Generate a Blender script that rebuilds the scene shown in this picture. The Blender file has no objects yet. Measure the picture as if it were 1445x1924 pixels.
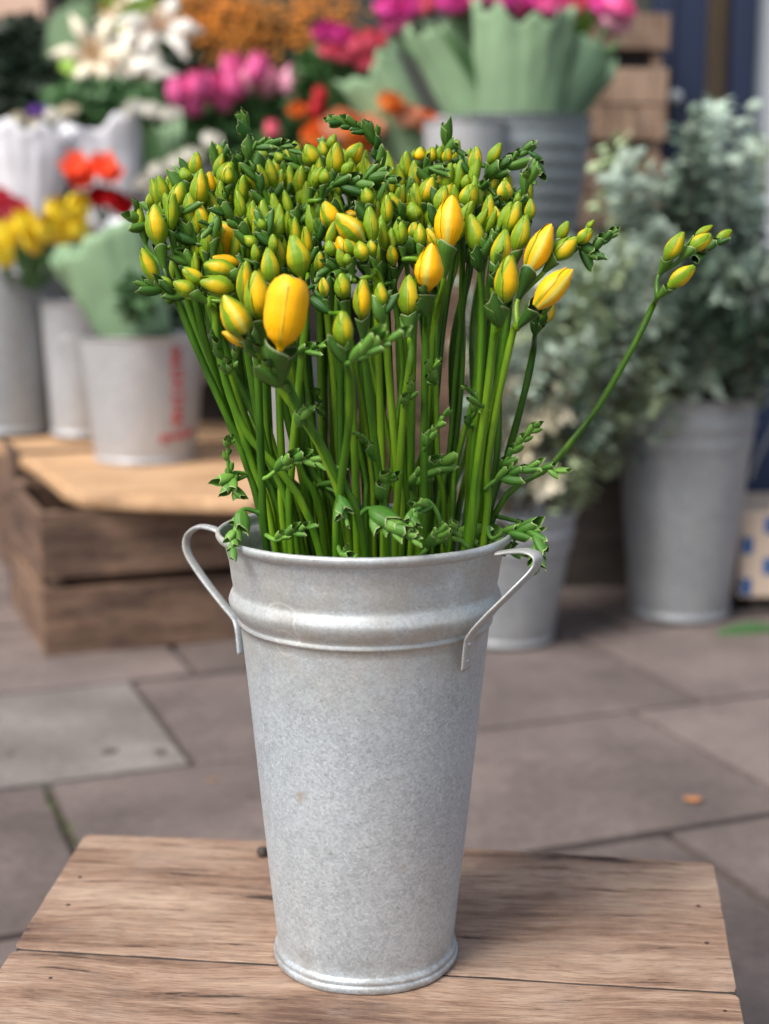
import bpy, bmesh, math, random
from mathutils import Vector, Matrix, Quaternion, noise

sc = bpy.context.scene
# ------------------------------------------------------------------ camera
F = 2780.0; TH = math.radians(10.0); HC = 0.72
cam_d = bpy.data.cameras.new('camera'); cam = bpy.data.objects.new('camera', cam_d)
sc.collection.objects.link(cam); sc.camera = cam
cam.location = (0, 0, HC); cam.rotation_euler = (math.radians(80.0), 0, 0)
cam_d.sensor_fit = 'VERTICAL'; cam_d.sensor_height = 36.0; cam_d.sensor_width = 27.04
cam_d.lens = 36.0 * F / 1924.0
cam_d.clip_start = 0.02; cam_d.clip_end = 500
cam_d.dof.use_dof = True; cam_d.dof.focus_distance = 0.985; cam_d.dof.aperture_fstop = 4.2
# ------------------------------------------------------------------ world and sun (bright overcast)
SUN_EL, SUN_AZ = math.radians(50), math.radians(226)     # azimuth clockwise from +Y: from behind-left of the camera
w = bpy.data.worlds.new('World'); sc.world = w; w.use_nodes = True
nt = w.node_tree; bg = nt.nodes['Background']
sky = nt.nodes.new('ShaderNodeTexSky'); sky.sky_type = 'NISHITA'; sky.sun_disc = False
sky.sun_elevation = SUN_EL; sky.sun_rotation = SUN_AZ; sky.air_density = 1.0; sky.dust_density = 3.0; sky.ozone_density = 1.0
hs = nt.nodes.new('ShaderNodeHueSaturation'); hs.inputs['Saturation'].default_value = 0.62
nt.links.new(sky.outputs[0], hs.inputs['Color']); nt.links.new(hs.outputs[0], bg.inputs['Color'])
bg.inputs['Strength'].default_value = 0.075
sd = bpy.data.lights.new('sun', 'SUN'); sd.energy = 1.5; sd.angle = math.radians(26); sd.color = (1.0, 0.95, 0.88)
so = bpy.data.objects.new('sun', sd); sc.collection.objects.link(so)
dirv = Vector((math.sin(SUN_AZ)*math.cos(SUN_EL), math.cos(SUN_AZ)*math.cos(SUN_EL), math.sin(SUN_EL)))
so.rotation_euler = dirv.to_track_quat('Z', 'Y').to_euler()
sc.view_settings.view_transform = 'Standard'; sc.view_settings.look = 'None'
sc.view_settings.exposure = 1.46; sc.view_settings.gamma = 1; sc.view_settings.use_curve_mapping = False

random.seed(7); R = random.uniform
C = sc.collection
CT, ST = math.cos(TH), math.sin(TH)
def P(px, py, D):                     # photo pixel -> point at distance D along +Y
    x = (px-722.5)/F; y = -(py-962)/F
    ry = CT + y*ST; t = D/ry
    return Vector((x*t, D, HC + (-ST + y*CT)*t))
def G(px, py, z=0.0):                 # photo pixel -> point on the level z
    x = (px-722.5)/F; y = -(py-962)/F
    t = (z-HC)/(-ST + y*CT)
    return Vector((x*t, (CT+y*ST)*t, z))

# ------------------------------------------------------------------ materials
def newmat(name):
    m = bpy.data.materials.new(name); m.use_nodes = True
    return m, m.node_tree, m.node_tree.nodes['Principled BSDF']
def N(nt, t, **k):
    n = nt.nodes.new(t)
    for a, b in k.items():
        if a in n.inputs: n.inputs[a].default_value = b
        else: setattr(n, a, b)
    return n
def ramp(nt, src, stops):
    r = nt.nodes.new('ShaderNodeValToRGB'); e = r.color_ramp.elements
    while len(e) < len(stops): e.new(0.5)
    for i, (p, c) in enumerate(stops):
        e[i].position = p; e[i].color = (c[0], c[1], c[2], 1) if hasattr(c, '__len__') else (c, c, c, 1)
    nt.links.new(src, r.inputs[0]); return r.outputs[0]
def mixc(nt, f, a, b, mode='MIX'):
    m = nt.nodes.new('ShaderNodeMix'); m.data_type = 'RGBA'; m.blend_type = mode
    for s, v in ((m.inputs[0], f), (m.inputs[6], a), (m.inputs[7], b)):
        if hasattr(v, 'is_output'): nt.links.new(v, s)
        elif hasattr(v, '__len__'): s.default_value = (v[0], v[1], v[2], 1)
        else: s.default_value = v
    return m.outputs[2]
def mth(nt, op, a, b=None, c=None):
    m = nt.nodes.new('ShaderNodeMath'); m.operation = op
    for i, v in enumerate((a, b, c)):
        if v is None: continue
        if hasattr(v, 'is_output'): nt.links.new(v, m.inputs[i])
        else: m.inputs[i].default_value = v
    return m.outputs[0]
def objco(nt, scale=(1,1,1), coord='Object'):
    t = nt.nodes.new('ShaderNodeTexCoord'); mp = nt.nodes.new('ShaderNodeMapping'); mp.inputs['Scale'].default_value = scale
    nt.links.new(t.outputs[coord], mp.inputs[0]); return mp.outputs[0]
def nz(nt, vec, sc_, det=4, rough=.55):
    n = nt.nodes.new('ShaderNodeTexNoise'); n.inputs['Scale'].default_value = sc_; n.inputs['Detail'].default_value = det
    n.inputs['Roughness'].default_value = rough
    nt.links.new(vec, n.inputs['Vector']); return n.outputs['Fac']
def bump(nt, b, h, strength, dist):
    n = nt.nodes.new('ShaderNodeBump'); n.inputs['Strength'].default_value = strength; n.inputs['Distance'].default_value = dist
    nt.links.new(h, n.inputs['Height']); nt.links.new(n.outputs[0], b.inputs['Normal'])

def m_plain(name, col, rough=.6, var=.15, scale=30, metal=0, sss=0, coat=0):
    m, nt, b = newmat(name)
    oi = nt.nodes.new('ShaderNodeObjectInfo')
    f = nz(nt, objco(nt), scale, 3)
    f2 = mth(nt, 'ADD', mth(nt, 'MULTIPLY', f, .7), mth(nt, 'MULTIPLY', oi.outputs['Random'], .3))
    lo = [c*(1-var*1.6) for c in col]; hi = [min(1, c*(1+var*1.6)) for c in col]
    nt.links.new(ramp(nt, f2, [(.25, lo), (.75, hi)]), b.inputs['Base Color'])
    b.inputs['Roughness'].default_value = rough; b.inputs['Metallic'].default_value = metal
    if sss:
        b.inputs['Subsurface Weight'].default_value = sss; b.inputs['Subsurface Radius'].default_value = (.01, .006, .002); b.inputs['Subsurface Scale'].default_value = .3
    return m

def m_leaf(name, dark, light, edge, rough=.42, bsc=400):
    # UV.x = |across| (0 mid .. 1 edge), UV.y = along
    m, nt, b = newmat(name)
    oi = nt.nodes.new('ShaderNodeObjectInfo')
    uv = nt.nodes.new('ShaderNodeUVMap'); sx = nt.nodes.new('ShaderNodeSeparateXYZ'); nt.links.new(uv.outputs[0], sx.inputs[0])
    f = nz(nt, objco(nt), 90, 4)
    f = mth(nt, 'ADD', mth(nt, 'MULTIPLY', f, .9), mth(nt, 'MULTIPLY', mth(nt, 'SUBTRACT', oi.outputs['Random'], .5), .5))
    col = ramp(nt, f, [(.2, dark), (.75, light)])
    e = ramp(nt, mth(nt, 'MAXIMUM', sx.outputs[0], sx.outputs[1]), [(.93, 0), (.99, 1)])
    col = mixc(nt, e, col, edge)
    nt.links.new(col, b.inputs['Base Color']); b.inputs['Roughness'].default_value = rough; b.inputs['Specular IOR Level'].default_value = .32
    b.inputs['Subsurface Weight'].default_value = .08; b.inputs['Subsurface Scale'].default_value = .004
    wv = mth(nt, 'SINE', mth(nt, 'MULTIPLY', sx.outputs[0], 40))
    bump(nt, b, mth(nt, 'ADD', mth(nt, 'MULTIPLY', wv, .5), nz(nt, objco(nt), bsc, 3)), .25, .0006)
    return m

M = {}
M['bract'] = m_leaf('freesia_bract_green', (.020, .070, .008), (.08, .19, .018), (.34, .40, .20))
M['tipbract'] = m_leaf('freesia_tip_green', (.018, .078, .010), (.085, .20, .022), (.34, .40, .16))
M['shoot'] = m_leaf('freesia_side_shoot_green', (.045, .15, .016), (.15, .32, .045), (.40, .48, .20))
def m_stem():
    m, nt, b = newmat('freesia_stem_green')
    oi = nt.nodes.new('ShaderNodeObjectInfo')
    f = nz(nt, objco(nt, (60, 60, 9)), 1.6, 4)
    g = nz(nt, objco(nt), 700, 2)
    f = mth(nt, 'ADD', f, mth(nt, 'MULTIPLY', mth(nt, 'SUBTRACT', oi.outputs['Random'], .5), .45))
    col = ramp(nt, f, [(.2, (.020, .068, .003)), (.5, (.058, .155, .005)), (.85, (.16, .29, .010))])
    col = mixc(nt, ramp(nt, g, [(.72, 0), (.80, .6)]), col, (.22, .36, .08))
    nt.links.new(col, b.inputs['Base Color']); b.inputs['Roughness'].default_value = .38; b.inputs['Specular IOR Level'].default_value = .3
    b.inputs['Subsurface Weight'].default_value = .06; b.inputs['Subsurface Scale'].default_value = .003
    bump(nt, b, g, .12, .0004); return m
M['stem'] = m_stem()
def m_bud():
    m, nt, b = newmat('freesia_bud_petal')
    oi = nt.nodes.new('ShaderNodeObjectInfo'); rs = nt.nodes.new('ShaderNodeSeparateColor'); nt.links.new(oi.outputs['Color'], rs.inputs[0])
    ripe = rs.outputs[0]
    uv = nt.nodes.new('ShaderNodeUVMap'); s = nt.nodes.new('ShaderNodeSeparateXYZ'); nt.links.new(uv.outputs[0], s.inputs[0])
    u, v = s.outputs[0], s.outputs[1]                    # u 0..1 across (0.5 = midline), v along
    au = mth(nt, 'ABSOLUTE', mth(nt, 'MULTIPLY_ADD', u, 2, -1))
    n1 = nz(nt, objco(nt, (1, 1, .6)), 3.2, 3)
    n2 = nz(nt, objco(nt, (14, 14, 2)), 2.0, 3)
    # each tepal is green with a yellow lens beside the overlapping edge of its neighbour
    us = mth(nt, 'MULTIPLY_ADD', u, 2, -1)
    lu = mth(nt, 'POWER', mth(nt, 'DIVIDE', mth(nt, 'ABSOLUTE', mth(nt, 'ADD', us, .12)), .62), 2)
    lv = mth(nt, 'POWER', mth(nt, 'DIVIDE', mth(nt, 'ABSOLUTE', mth(nt, 'ADD', v, -.56)), .42), 2)
    gsum = mth(nt, 'MULTIPLY', mth(nt, 'ADD', lu, lv), .62)
    gsum = mth(nt, 'ADD', gsum, mth(nt, 'MULTIPLY', mth(nt, 'SUBTRACT', n1, .5), .7))
    gsum = mth(nt, 'ADD', gsum, mth(nt, 'MULTIPLY_ADD', ripe, -1.1, .79))
    gsum = mth(nt, 'SUBTRACT', gsum, mth(nt, 'MULTIPLY', mth(nt, 'POWER', ripe, 8), 1.6))
    ycol = mixc(nt, ripe, (.50, .45, .006), (.92, .47, .001))
    ycol = mixc(nt, mth(nt, 'MULTIPLY', mth(nt, 'MULTIPLY', n1, ripe), .7), ycol, (.85, .36, .002))
    gcol = mixc(nt, n2, (.09, .20, .006), (.22, .34, .012))
    col = mixc(nt, ramp(nt, gsum, [(.12, 0), (.95, 1)]), ycol, gcol)
    col = mixc(nt, ramp(nt, au, [(.93, 0), (.985, .55)]), col, (.55, .56, .06))
    veins = mth(nt, 'SINE', mth(nt, 'MULTIPLY', u, 62))
    vf = mth(nt, 'MULTIPLY', ramp(nt, veins, [(.2, 0), (1, 1)]), ramp(nt, v, [(.05, .40), (.40, .07), (.8, .0)]))
    col = mixc(nt, vf, col, (.13, .17, .01))
    # pale stripe along the midline of ripe petals
    pale = mth(nt, 'MULTIPLY', ramp(nt, au, [(.05, 1), (.22, 0)]), mth(nt, 'MULTIPLY', rs.outputs[1], .75))
    col = mixc(nt, pale, col, (.56, .62, .13))
    nt.links.new(col, b.inputs['Base Color']); b.inputs['Roughness'].default_value = .45; b.inputs['Specular IOR Level'].default_value = .25
    b.inputs['Subsurface Weight'].default_value = .12; b.inputs['Subsurface Radius'].default_value = (1, .6, .1); b.inputs['Subsurface Scale'].default_value = .003
    bump(nt, b, mth(nt, 'ADD', mth(nt, 'MULTIPLY', veins, .08), n2), .22, .0006)
    return m
M['bud'] = m_bud()

STAINS = []
def m_galv(name, c1=(.30, .32, .33), c2=(.47, .49, .50), dirt=.5, spang=260, metal=.45, seed=0.):
    m, nt, b = newmat(name)
    co = objco(nt)
    ad = nt.nodes.new('ShaderNodeVectorMath'); ad.operation = 'ADD'; ad.inputs[1].default_value = (seed, seed*2, seed*.5); nt.links.new(co, ad.inputs[0]); co = ad.outputs[0]
    v = nt.nodes.new('ShaderNodeTexVoronoi'); v.inputs['Scale'].default_value = spang; nt.links.new(co, v.inputs['Vector'])
    sv = nt.nodes.new('ShaderNodeSeparateColor'); nt.links.new(v.outputs['Color'], sv.inputs[0])
    fine = nz(nt, co, 900, 3, .7); mid = nz(nt, co, 130, 5, .65); big = nz(nt, co, 14, 5, .6)
    f = mth(nt, 'ADD', mth(nt, 'MULTIPLY', sv.outputs[0], .22), mth(nt, 'MULTIPLY', fine, .38))
    f = mth(nt, 'ADD', f, mth(nt, 'MULTIPLY', mid, .35)); f = mth(nt, 'ADD', f, mth(nt, 'MULTIPLY', big, .25))
    col = ramp(nt, f, [(.42, c1), (.74, c2)])
    dz = nz(nt, objco(nt, (1, 1, .5)), 9, 6, .65)
    col = mixc(nt, mth(nt, 'MULTIPLY', ramp(nt, dz, [(.38, 0), (.95, 1)]), dirt), col, (.40, .36, .30))
    spots = ramp(nt, nz(nt, co, 330, 2, .5), [(.30, 1), (.36, 0)])
    col = mixc(nt, mth(nt, 'MULTIPLY', spots, .35), col, (.17, .165, .15))
    fl = ramp(nt, nz(nt, co, 420, 1, .5), [(.66, 0), (.72, 1)])
    col = mixc(nt, mth(nt, 'MULTIPLY', fl, .5), col, (.72, .74, .75))
    if name == 'galvanised_steel':
        oc = objco(nt); sz = nt.nodes.new('ShaderNodeSeparateXYZ'); nt.links.new(oc, sz.inputs[0])
        wn = nz(nt, oc, 90, 4, .65); low = nz(nt, oc, 35, 4, .6)
        grime = mth(nt, 'MULTIPLY', ramp(nt, sz.outputs[2], [(.19, 0), (.25, 1)]), ramp(nt, low, [(.35, .25), (.7, .75)]))
        col = mixc(nt, grime, col, (.42, .395, .34))
        foot_d = mth(nt, 'MULTIPLY', ramp(nt, sz.outputs[2], [(.008, 1), (.03, 0)]), ramp(nt, low, [(.4, 0), (.65, .7)]))
        col = mixc(nt, foot_d, col, (.22, .19, .15))
        for (px, py, rad, ring, c_, am) in STAINS:
            q = P(px, py, .935 if px < 600 else .93) - Vector((-.0132, 1.0, .22))
            q = Vector((q.x, q.y, q.z))
            sb = nt.nodes.new('ShaderNodeVectorMath'); sb.operation = 'DISTANCE'; nt.links.new(oc, sb.inputs[0]); sb.inputs[1].default_value = q
            dd = mth(nt, 'ADD', sb.outputs['Value'], mth(nt, 'MULTIPLY', mth(nt, 'SUBTRACT', wn, .5), rad*(1.6 if not ring else .25)))
            if ring: mk = ramp(nt, mth(nt, 'DIVIDE', mth(nt, 'ABSOLUTE', mth(nt, 'SUBTRACT', dd, rad)), .0012), [(.2, 1), (.9, 0)]); mk = mth(nt, 'MULTIPLY', mk, ramp(nt, low, [(.45, 0), (.55, 1)]))
            else: mk = ramp(nt, mth(nt, 'DIVIDE', dd, rad), [(.55, 1), (1., 0)])
            col = mixc(nt, mth(nt, 'MULTIPLY', mk, am), col, c_)
    nt.links.new(col, b.inputs['Base Color']); b.inputs['Metallic'].default_value = metal
    nt.links.new(ramp(nt, mid, [(.3, .38), (.7, .52)]), b.inputs['Roughness'])
    bump(nt, b, mth(nt, 'ADD', mth(nt, 'MULTIPLY', fine, .5), mth(nt, 'MULTIPLY', mid, .8)), .12, .0008)
    return m
def m_wood(name, dark, mid, light, axis=0, g=1.0, rough=.7, bs=.5):
    m, nt, b = newmat(name)
    oi = nt.nodes.new('ShaderNodeObjectInfo')
    s = [26, 26, 26]; s[axis] = 1.6
    co0 = objco(nt, (1, 1, 1))
    ad = nt.nodes.new('ShaderNodeVectorMath'); ad.operation = 'ADD'; nt.links.new(co0, ad.inputs[0])
    cb = nt.nodes.new('ShaderNodeCombineXYZ')
    for i in range(3): nt.links.new(mth(nt, 'MULTIPLY', oi.outputs['Random'], 7.3+i*3), cb.inputs[i])
    nt.links.new(cb.outputs[0], ad.inputs[1])
    wob = nt.nodes.new('ShaderNodeTexNoise'); wob.inputs['Scale'].default_value = 5; nt.links.new(ad.outputs[0], wob.inputs['Vector'])
    wv = nt.nodes.new('ShaderNodeVectorMath'); wv.operation = 'SCALE'; wv.inputs['Scale'].default_value = .035; nt.links.new(wob.outputs['Color'], wv.inputs[0])
    ad2 = nt.nodes.new('ShaderNodeVectorMath'); ad2.operation = 'ADD'; nt.links.new(ad.outputs[0], ad2.inputs[0]); nt.links.new(wv.outputs[0], ad2.inputs[1])
    def str_noise(sc_, ratio, det=4, rough_=.6):
        v3 = [sc_]*3; v3[axis] = sc_*ratio
        mp = nt.nodes.new('ShaderNodeMapping'); mp.inputs['Scale'].default_value = v3; nt.links.new(ad2.outputs[0], mp.inputs[0])
        return nz(nt, mp.outputs[0], 1.0, det, rough_)
    n1 = str_noise(16*g, .16, 5, .6); n2 = str_noise(85*g, .09, 6, .75); n4 = str_noise(480*g, .09, 3, .7); n3 = nz(nt, ad.outputs[0], 7, 6, .7)
    f = mth(nt, 'ADD', mth(nt, 'MULTIPLY', n1, .35), mth(nt, 'MULTIPLY', n2, .40)); f = mth(nt, 'ADD', f, mth(nt, 'MULTIPLY', n3, .25))
    f = mth(nt, 'ADD', f, mth(nt, 'MULTIPLY', mth(nt, 'SUBTRACT', oi.outputs['Random'], .5), .08))
    col = ramp(nt, f, [(.42, dark), (.50, mid), (.60, light)])
    col = mixc(nt, mth(nt, 'MULTIPLY', ramp(nt, n4, [(.36, 1), (.52, 0)]), .5), col, [c*.8 for c in dark])
    st = ramp(nt, n3, [(.55, 0), (.68, 1)])
    col = mixc(nt, mth(nt, 'MULTIPLY', st, .4), col, [c*1.1 for c in dark])
    gy = ramp(nt, nz(nt, ad.outputs[0], 19, 5, .7), [(.5, 0), (.7, 1)])
    col = mixc(nt, mth(nt, 'MULTIPLY', gy, .35), col, [(c+mid[2]*1.5)*.5 for c in light])
    cr = ramp(nt, n2, [(.33, 1), (.385, 0)])
    col = mixc(nt, mth(nt, 'MULTIPLY', cr, .8), col, [c*.25 for c in dark])
    nt.links.new(col, b.inputs['Base Color']); b.inputs['Roughness'].default_value = rough
    h = mth(nt, 'ADD', mth(nt, 'MULTIPLY', n2, .8), mth(nt, 'MULTIPLY', n4, .35)); h = mth(nt, 'SUBTRACT', h, mth(nt, 'MULTIPLY', cr, .6))
    bump(nt, b, h, bs, .003)
    return m
STAINS += [(505,1476,.009,0,(.40,.31,.21),.55),(560,1500,.006,0,(.38,.30,.21),.5),(566,1090,.007,0,(.27,.24,.20),.6),(600,1140,.012,0,(.40,.33,.24),.35),(548,1165,.017,1,(.66,.66,.64),.6),(548,1195,.012,1,(.66,.66,.64),.5),(760,1640,.006,0,(.36,.35,.31),.3),(720,1550,.02,1,(.62,.64,.65),.25)]
M['galv'] = m_galv('galvanised_steel', c1=(.33,.38,.42), c2=(.55,.61,.655), dirt=.35, spang=620, metal=.38)
M['galv_pale'] = m_galv('pale_galvanised_steel', (.34, .345, .36), (.50, .505, .52), .3, 200, .35, 3.)
M['galv_dark'] = m_galv('dark_galvanised_steel', (.13, .16, .175), (.22, .25, .27), .3, 200, .4, 7.)
M['galv_mid'] = m_galv('grey_galvanised_steel', (.22, .235, .25), (.36, .38, .40), .4, 200, .4, 5.)
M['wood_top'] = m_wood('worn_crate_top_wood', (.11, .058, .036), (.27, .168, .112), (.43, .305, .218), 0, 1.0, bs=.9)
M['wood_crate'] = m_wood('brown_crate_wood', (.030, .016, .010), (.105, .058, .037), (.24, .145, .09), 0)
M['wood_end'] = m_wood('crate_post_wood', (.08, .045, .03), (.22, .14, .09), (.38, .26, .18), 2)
M['wood_tan'] = m_wood('tan_board_wood', (.30, .17, .08), (.50, .30, .155), (.62, .40, .23), 0, .7)
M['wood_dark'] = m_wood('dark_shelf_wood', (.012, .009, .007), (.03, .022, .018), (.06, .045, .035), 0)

def m_slab(name, base, seed):
    m, nt, b = newmat(name)
    oi = nt.nodes.new('ShaderNodeObjectInfo')
    co = objco(nt)
    n1 = nz(nt, co, 4, 6, .6); n2 = nz(nt, co, 60, 5, .7); n3 = nz(nt, co, 420, 3, .7)
    f = mth(nt, 'ADD', mth(nt, 'MULTIPLY', n1, .5), mth(nt, 'MULTIPLY', n2, .3)); f = mth(nt, 'ADD', f, mth(nt, 'MULTIPLY', n3, .25))
    f = mth(nt, 'ADD', f, mth(nt, 'MULTIPLY', mth(nt, 'SUBTRACT', oi.outputs['Random'], .5), .12))
    col = ramp(nt, f, [(.40, [c*.6 for c in base]), (.53, base), (.66, [c*1.55 for c in base])])
    st = ramp(nt, nz(nt, co, 13, 2, .4), [(.70, 0), (.75, 1)])
    col = mixc(nt, mth(nt, 'MULTIPLY', st, .5), col, [c*.45 for c in base])
    nt.links.new(col, b.inputs['Base Color']); b.inputs['Roughness'].default_value = .72
    bump(nt, b, mth(nt, 'ADD', mth(nt, 'MULTIPLY', n2, .7), n3), .35, .002)
    return m
M['slab'] = m_slab('mauve_brown_paving', (.128, .101, .092), 0)
M['slab_light'] = m_slab('pale_grey_paving', (.175, .155, .142), 1)
M['joint'] = m_plain('joint_dirt', (.055, .045, .038), .95, .3, 40)
M['moss'] = m_plain('moss', (.10, .16, .03), .9, .3, 300)

# ------------------------------------------------------------------ mesh helpers
class MB:
    def __init__(s): s.v = []; s.f = []; s.uv = {}; s.hasuv = False
    def add(s, vs, fs, uvs=None):
        o = len(s.v); s.v += [Vector(v) for v in vs]
        s.f += [tuple(i+o for i in f) for f in fs]
        if uvs:
            s.hasuv = True
            for i, u in enumerate(uvs): s.uv[o+i] = u
    def grid(s, rows, uvrows=None, closed=False):
        n = len(rows[0]); vs = [p for r in rows for p in r]; fs = []
        for i in range(len(rows)-1):
            for j in range(n if closed else n-1):
                k = (j+1) % n
                fs.append((i*n+j, i*n+k, (i+1)*n+k, (i+1)*n+j))
        s.add(vs, fs, [u for r in uvrows for u in r] if uvrows else None)
    def box(s, a, b, rot=0, org=(0, 0, 0), jit=0):
        cs = []
        for z in (a[2], b[2]):
            for (x, y) in ((a[0], a[1]), (b[0], a[1]), (b[0], b[1]), (a[0], b[1])):
                x2 = x+R(-jit, jit); y2 = y+R(-jit, jit); z2 = z+R(-jit, jit)
                cs.append((org[0]+x2*math.cos(rot)-y2*math.sin(rot), org[1]+x2*math.sin(rot)+y2*math.cos(rot), org[2]+z2))
        s.add(cs, [(3,2,1,0),(4,5,6,7),(0,1,5,4),(1,2,6,5),(2,3,7,6),(3,0,4,7)])
    def tube(s, pts, rad, n=8, cap=True, flat=None, side=None):
        pts = [Vector(p) for p in pts]; m = len(pts); rows = []
        up = None
        for i, p in enumerate(pts):
            t = (pts[min(i+1, m-1)]-pts[max(i-1, 0)]).normalized()
            if side is not None: a = (side - t*side.dot(t)).normalized()
            else:
                if up is None: up = t.orthogonal().normalized()
                a = (up - t*up.dot(t)).normalized(); up = a
            b = t.cross(a)
            r = rad[i] if hasattr(rad, '__len__') else rad
            ra, rb = (r, r) if flat is None else flat
            rows.append([p + a*ra*math.cos(2*math.pi*k/n) + b*rb*math.sin(2*math.pi*k/n) for k in range(n)])
        o = len(s.v)
        s.grid(rows, [[(.3, .4)]*n]*m, closed=True)
        if cap:
            s.f.append(tuple(o+k for k in reversed(range(n)))); s.f.append(tuple(o+(m-1)*n+k for k in range(n)))
    def lathe(s, prof, n=48, org=(0,0,0), fn=None):
        rows = []
        for r, z in prof:
            row = []
            for k in range(n):
                a = 2*math.pi*k/n; rr = r
                if fn: rr = r + fn(a, z)
                row.append((org[0]+rr*math.cos(a), org[1]+rr*math.sin(a), org[2]+z))
            rows.append(row)
        s.grid(rows, closed=True)
    def mesh(s, name, mat=None, org=(0,0,0), smooth=True):
        me = bpy.data.meshes.new(name); o = Vector(org)
        me.from_pydata([v-o for v in s.v], [], s.f); me.update()
        if s.hasuv:
            ul = me.uv_layers.new(name='UVMap')
            for l in me.loops: ul.data[l.index].uv = s.uv.get(l.vertex_index, (.3, .4))
        if smooth:
            for p in me.polygons: p.use_smooth = True
        if mat: me.materials.append(M[mat] if isinstance(mat, str) else mat)
        return me
    def obj(s, name, mat, parent=None, smooth=True, bevel=0, world=True):
        org = (0,0,0)
        if parent is not None and world: org = parent.location
        o = bpy.data.objects.new(name, s.mesh(name, mat, org, smooth)); C.objects.link(o)
        if parent is not None: o.parent = parent
        if bevel:
            md = o.modifiers.new('bevel', 'BEVEL'); md.width = bevel; md.segments = 2; md.limit_method = 'ANGLE'
        return o
def tag(o, label=None, cat=None, group=None, kind=None):
    if label: o['label'] = label
    if cat: o['category'] = cat
    if group: o['group'] = group
    if kind: o['kind'] = kind
    return o
def empty(name, loc, label, cat, group=None, rz=0):
    o = bpy.data.objects.new(name, None); o.location = loc; o.rotation_euler = (0, 0, rz); o.empty_display_size = .02
    C.objects.link(o); return tag(o, label, cat, group)
def inst(name, me, parent, p, q, scale, color=None):
    o = bpy.data.objects.new(name, me); C.objects.link(o); o.parent = parent
    o.location = Vector(p) - parent.location; o.rotation_mode = 'QUATERNION'; o.rotation_quaternion = q; o.scale = scale
    if color: o.color = color
    return o
def spline(pts, n=6):
    pts = [Vector(p) for p in pts]
    if len(pts) < 3: return [pts[0].lerp(pts[-1], i/n) for i in range(n+1)]
    P_ = [pts[0]*2-pts[1]] + pts + [pts[-1]*2-pts[-2]]; out = []
    for i in range(1, len(P_)-2):
        a, b, c, d = P_[i-1:i+3]
        for k in range(n):
            t = k/n
            out.append(.5*((2*b)+(c-a)*t+(2*a-5*b+4*c-d)*t*t+(3*b-a-3*c+d)*t**3))
    out.append(pts[-1]); return out
def aim(d, roll=0.):
    d = Vector(d).normalized(); q = d.to_track_quat('Z', 'Y')
    return q @ Quaternion((0, 0, 1), roll)

# ------------------------------------------------------------------ ground: pavement with slabs
YAW = math.radians(21.0); cu, su = math.cos(YAW), math.sin(YAW)
def uv2w(u, v, z=0): return Vector((cu*u - su*v, su*u + cu*v, z))
g = MB(); g.add([(-60,-60,-.016),(60,-60,-.016),(60,60,-.016),(-60,60,-.016)], [(0,1,2,3)])
ground = tag(g.obj('pavement', 'joint', smooth=False), 'brown paved ground in front of the flower stall', kind='structure')
rows_v = [1.98 + .452*k for k in range(-7, 12)]
joints = {-1: None}
random.seed(11)
for ri in range(len(rows_v)-1):
    v0, v1 = rows_v[ri], rows_v[ri+1]; k = ri-7
    if k == 0: js = [-1.2, -.42, .47, 1.32, 2.1, 2.9, 3.6]          # row above the main joint
    elif k == -1: js = [-1.4, -.55, .26, 1.18, 2.0, 2.8]
    elif k == -2: js = [-1.5, -.62, .05, .965, 1.75, 2.6]
    else:
        js = [-2.2 + R(0, .3)]
        while js[-1] < 4.2: js.append(js[-1] + R(.62, .92))
    for a, b in zip(js, js[1:]):
        g = MB(); e = .0075; x0, x1, y0, y1 = a+e, b-e, v0+e, v1-e
        nx, ny = 8, 5; dz = R(-.0015, .0015); tl = R(-.002, .002)
        top = []
        for j in range(ny+1):
            row = []
            for i in range(nx+1):
                fx, fy = i/nx, j/ny
                wob = .002*noise.noise(Vector((fx*9+a, fy*7+v0, 3)))
                ed = 0.0035 if (i in (0, nx) or j in (0, ny)) else 0
                row.append(uv2w(x0+(x1-x0)*fx + (wob if i in (0,nx) else 0), y0+(y1-y0)*fy + (wob if j in (0,ny) else 0), dz + tl*(fx-.5) - ed + .0012*noise.noise(Vector((fx*3+a, fy*3+v0, 9)))))
            top.append(row)
        g.grid(top)
        ring = [top[0][i] for i in range(nx+1)] + [top[j][nx] for j in range(1, ny+1)] + [top[ny][i] for i in range(nx-1, -1, -1)] + [top[j][0] for j in range(ny-1, 0, -1)]
        g.grid([[Vector((p.x, p.y, -.02)) for p in ring], ring], closed=True)
        light = (k == 0 and abs(b-.47) < .01)
        g.obj('paving_slab', 'slab_light' if light else 'slab', ground, smooth=False)
# moss in the joint at the left and scraps on the slabs
g = MB(); random.seed(3)
for i in range(160):
    c = G(70, 1470).lerp(G(155, 1590), R(0, 1)) + Vector((R(-.007, .007), R(-.004, .004), R(-.01, -.001)))
    s_ = R(.001, .003); g.add([c+Vector((R(-s_,s_), R(-s_,s_), R(0, s_*1.5))) for _ in range(4)], [(0,1,2),(0,2,3),(1,2,3)])
tag(g.obj('moss', 'moss'), 'green moss growing in the paving joint', 'moss', kind='stuff')
M['rust'] = m_plain('dry_petal', (.34, .15, .06), .8, .3, 100)
for i, (px, py, lab) in enumerate([(1300, 1503, 'dry orange petal scrap lying on the paving to the right'), (400, 1466, 'small dry brown scrap on the paving left of the bucket')]):
    c = G(px, py, .003); g = MB(); s_ = .012 if i == 0 else .005
    ring = [c+Vector((math.cos(a)*s_*R(.6,1.4), math.sin(a)*s_*R(.5,1.2), R(0,.003))) for a in [k*.785 for k in range(8)]]
    g.add([c+Vector((0,0,.003))]+ring, [(0, 1+k, 1+(k+1)%8) for k in range(8)])
    tag(g.obj('fallen_petal', 'rust'), lab, 'petal')
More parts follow.
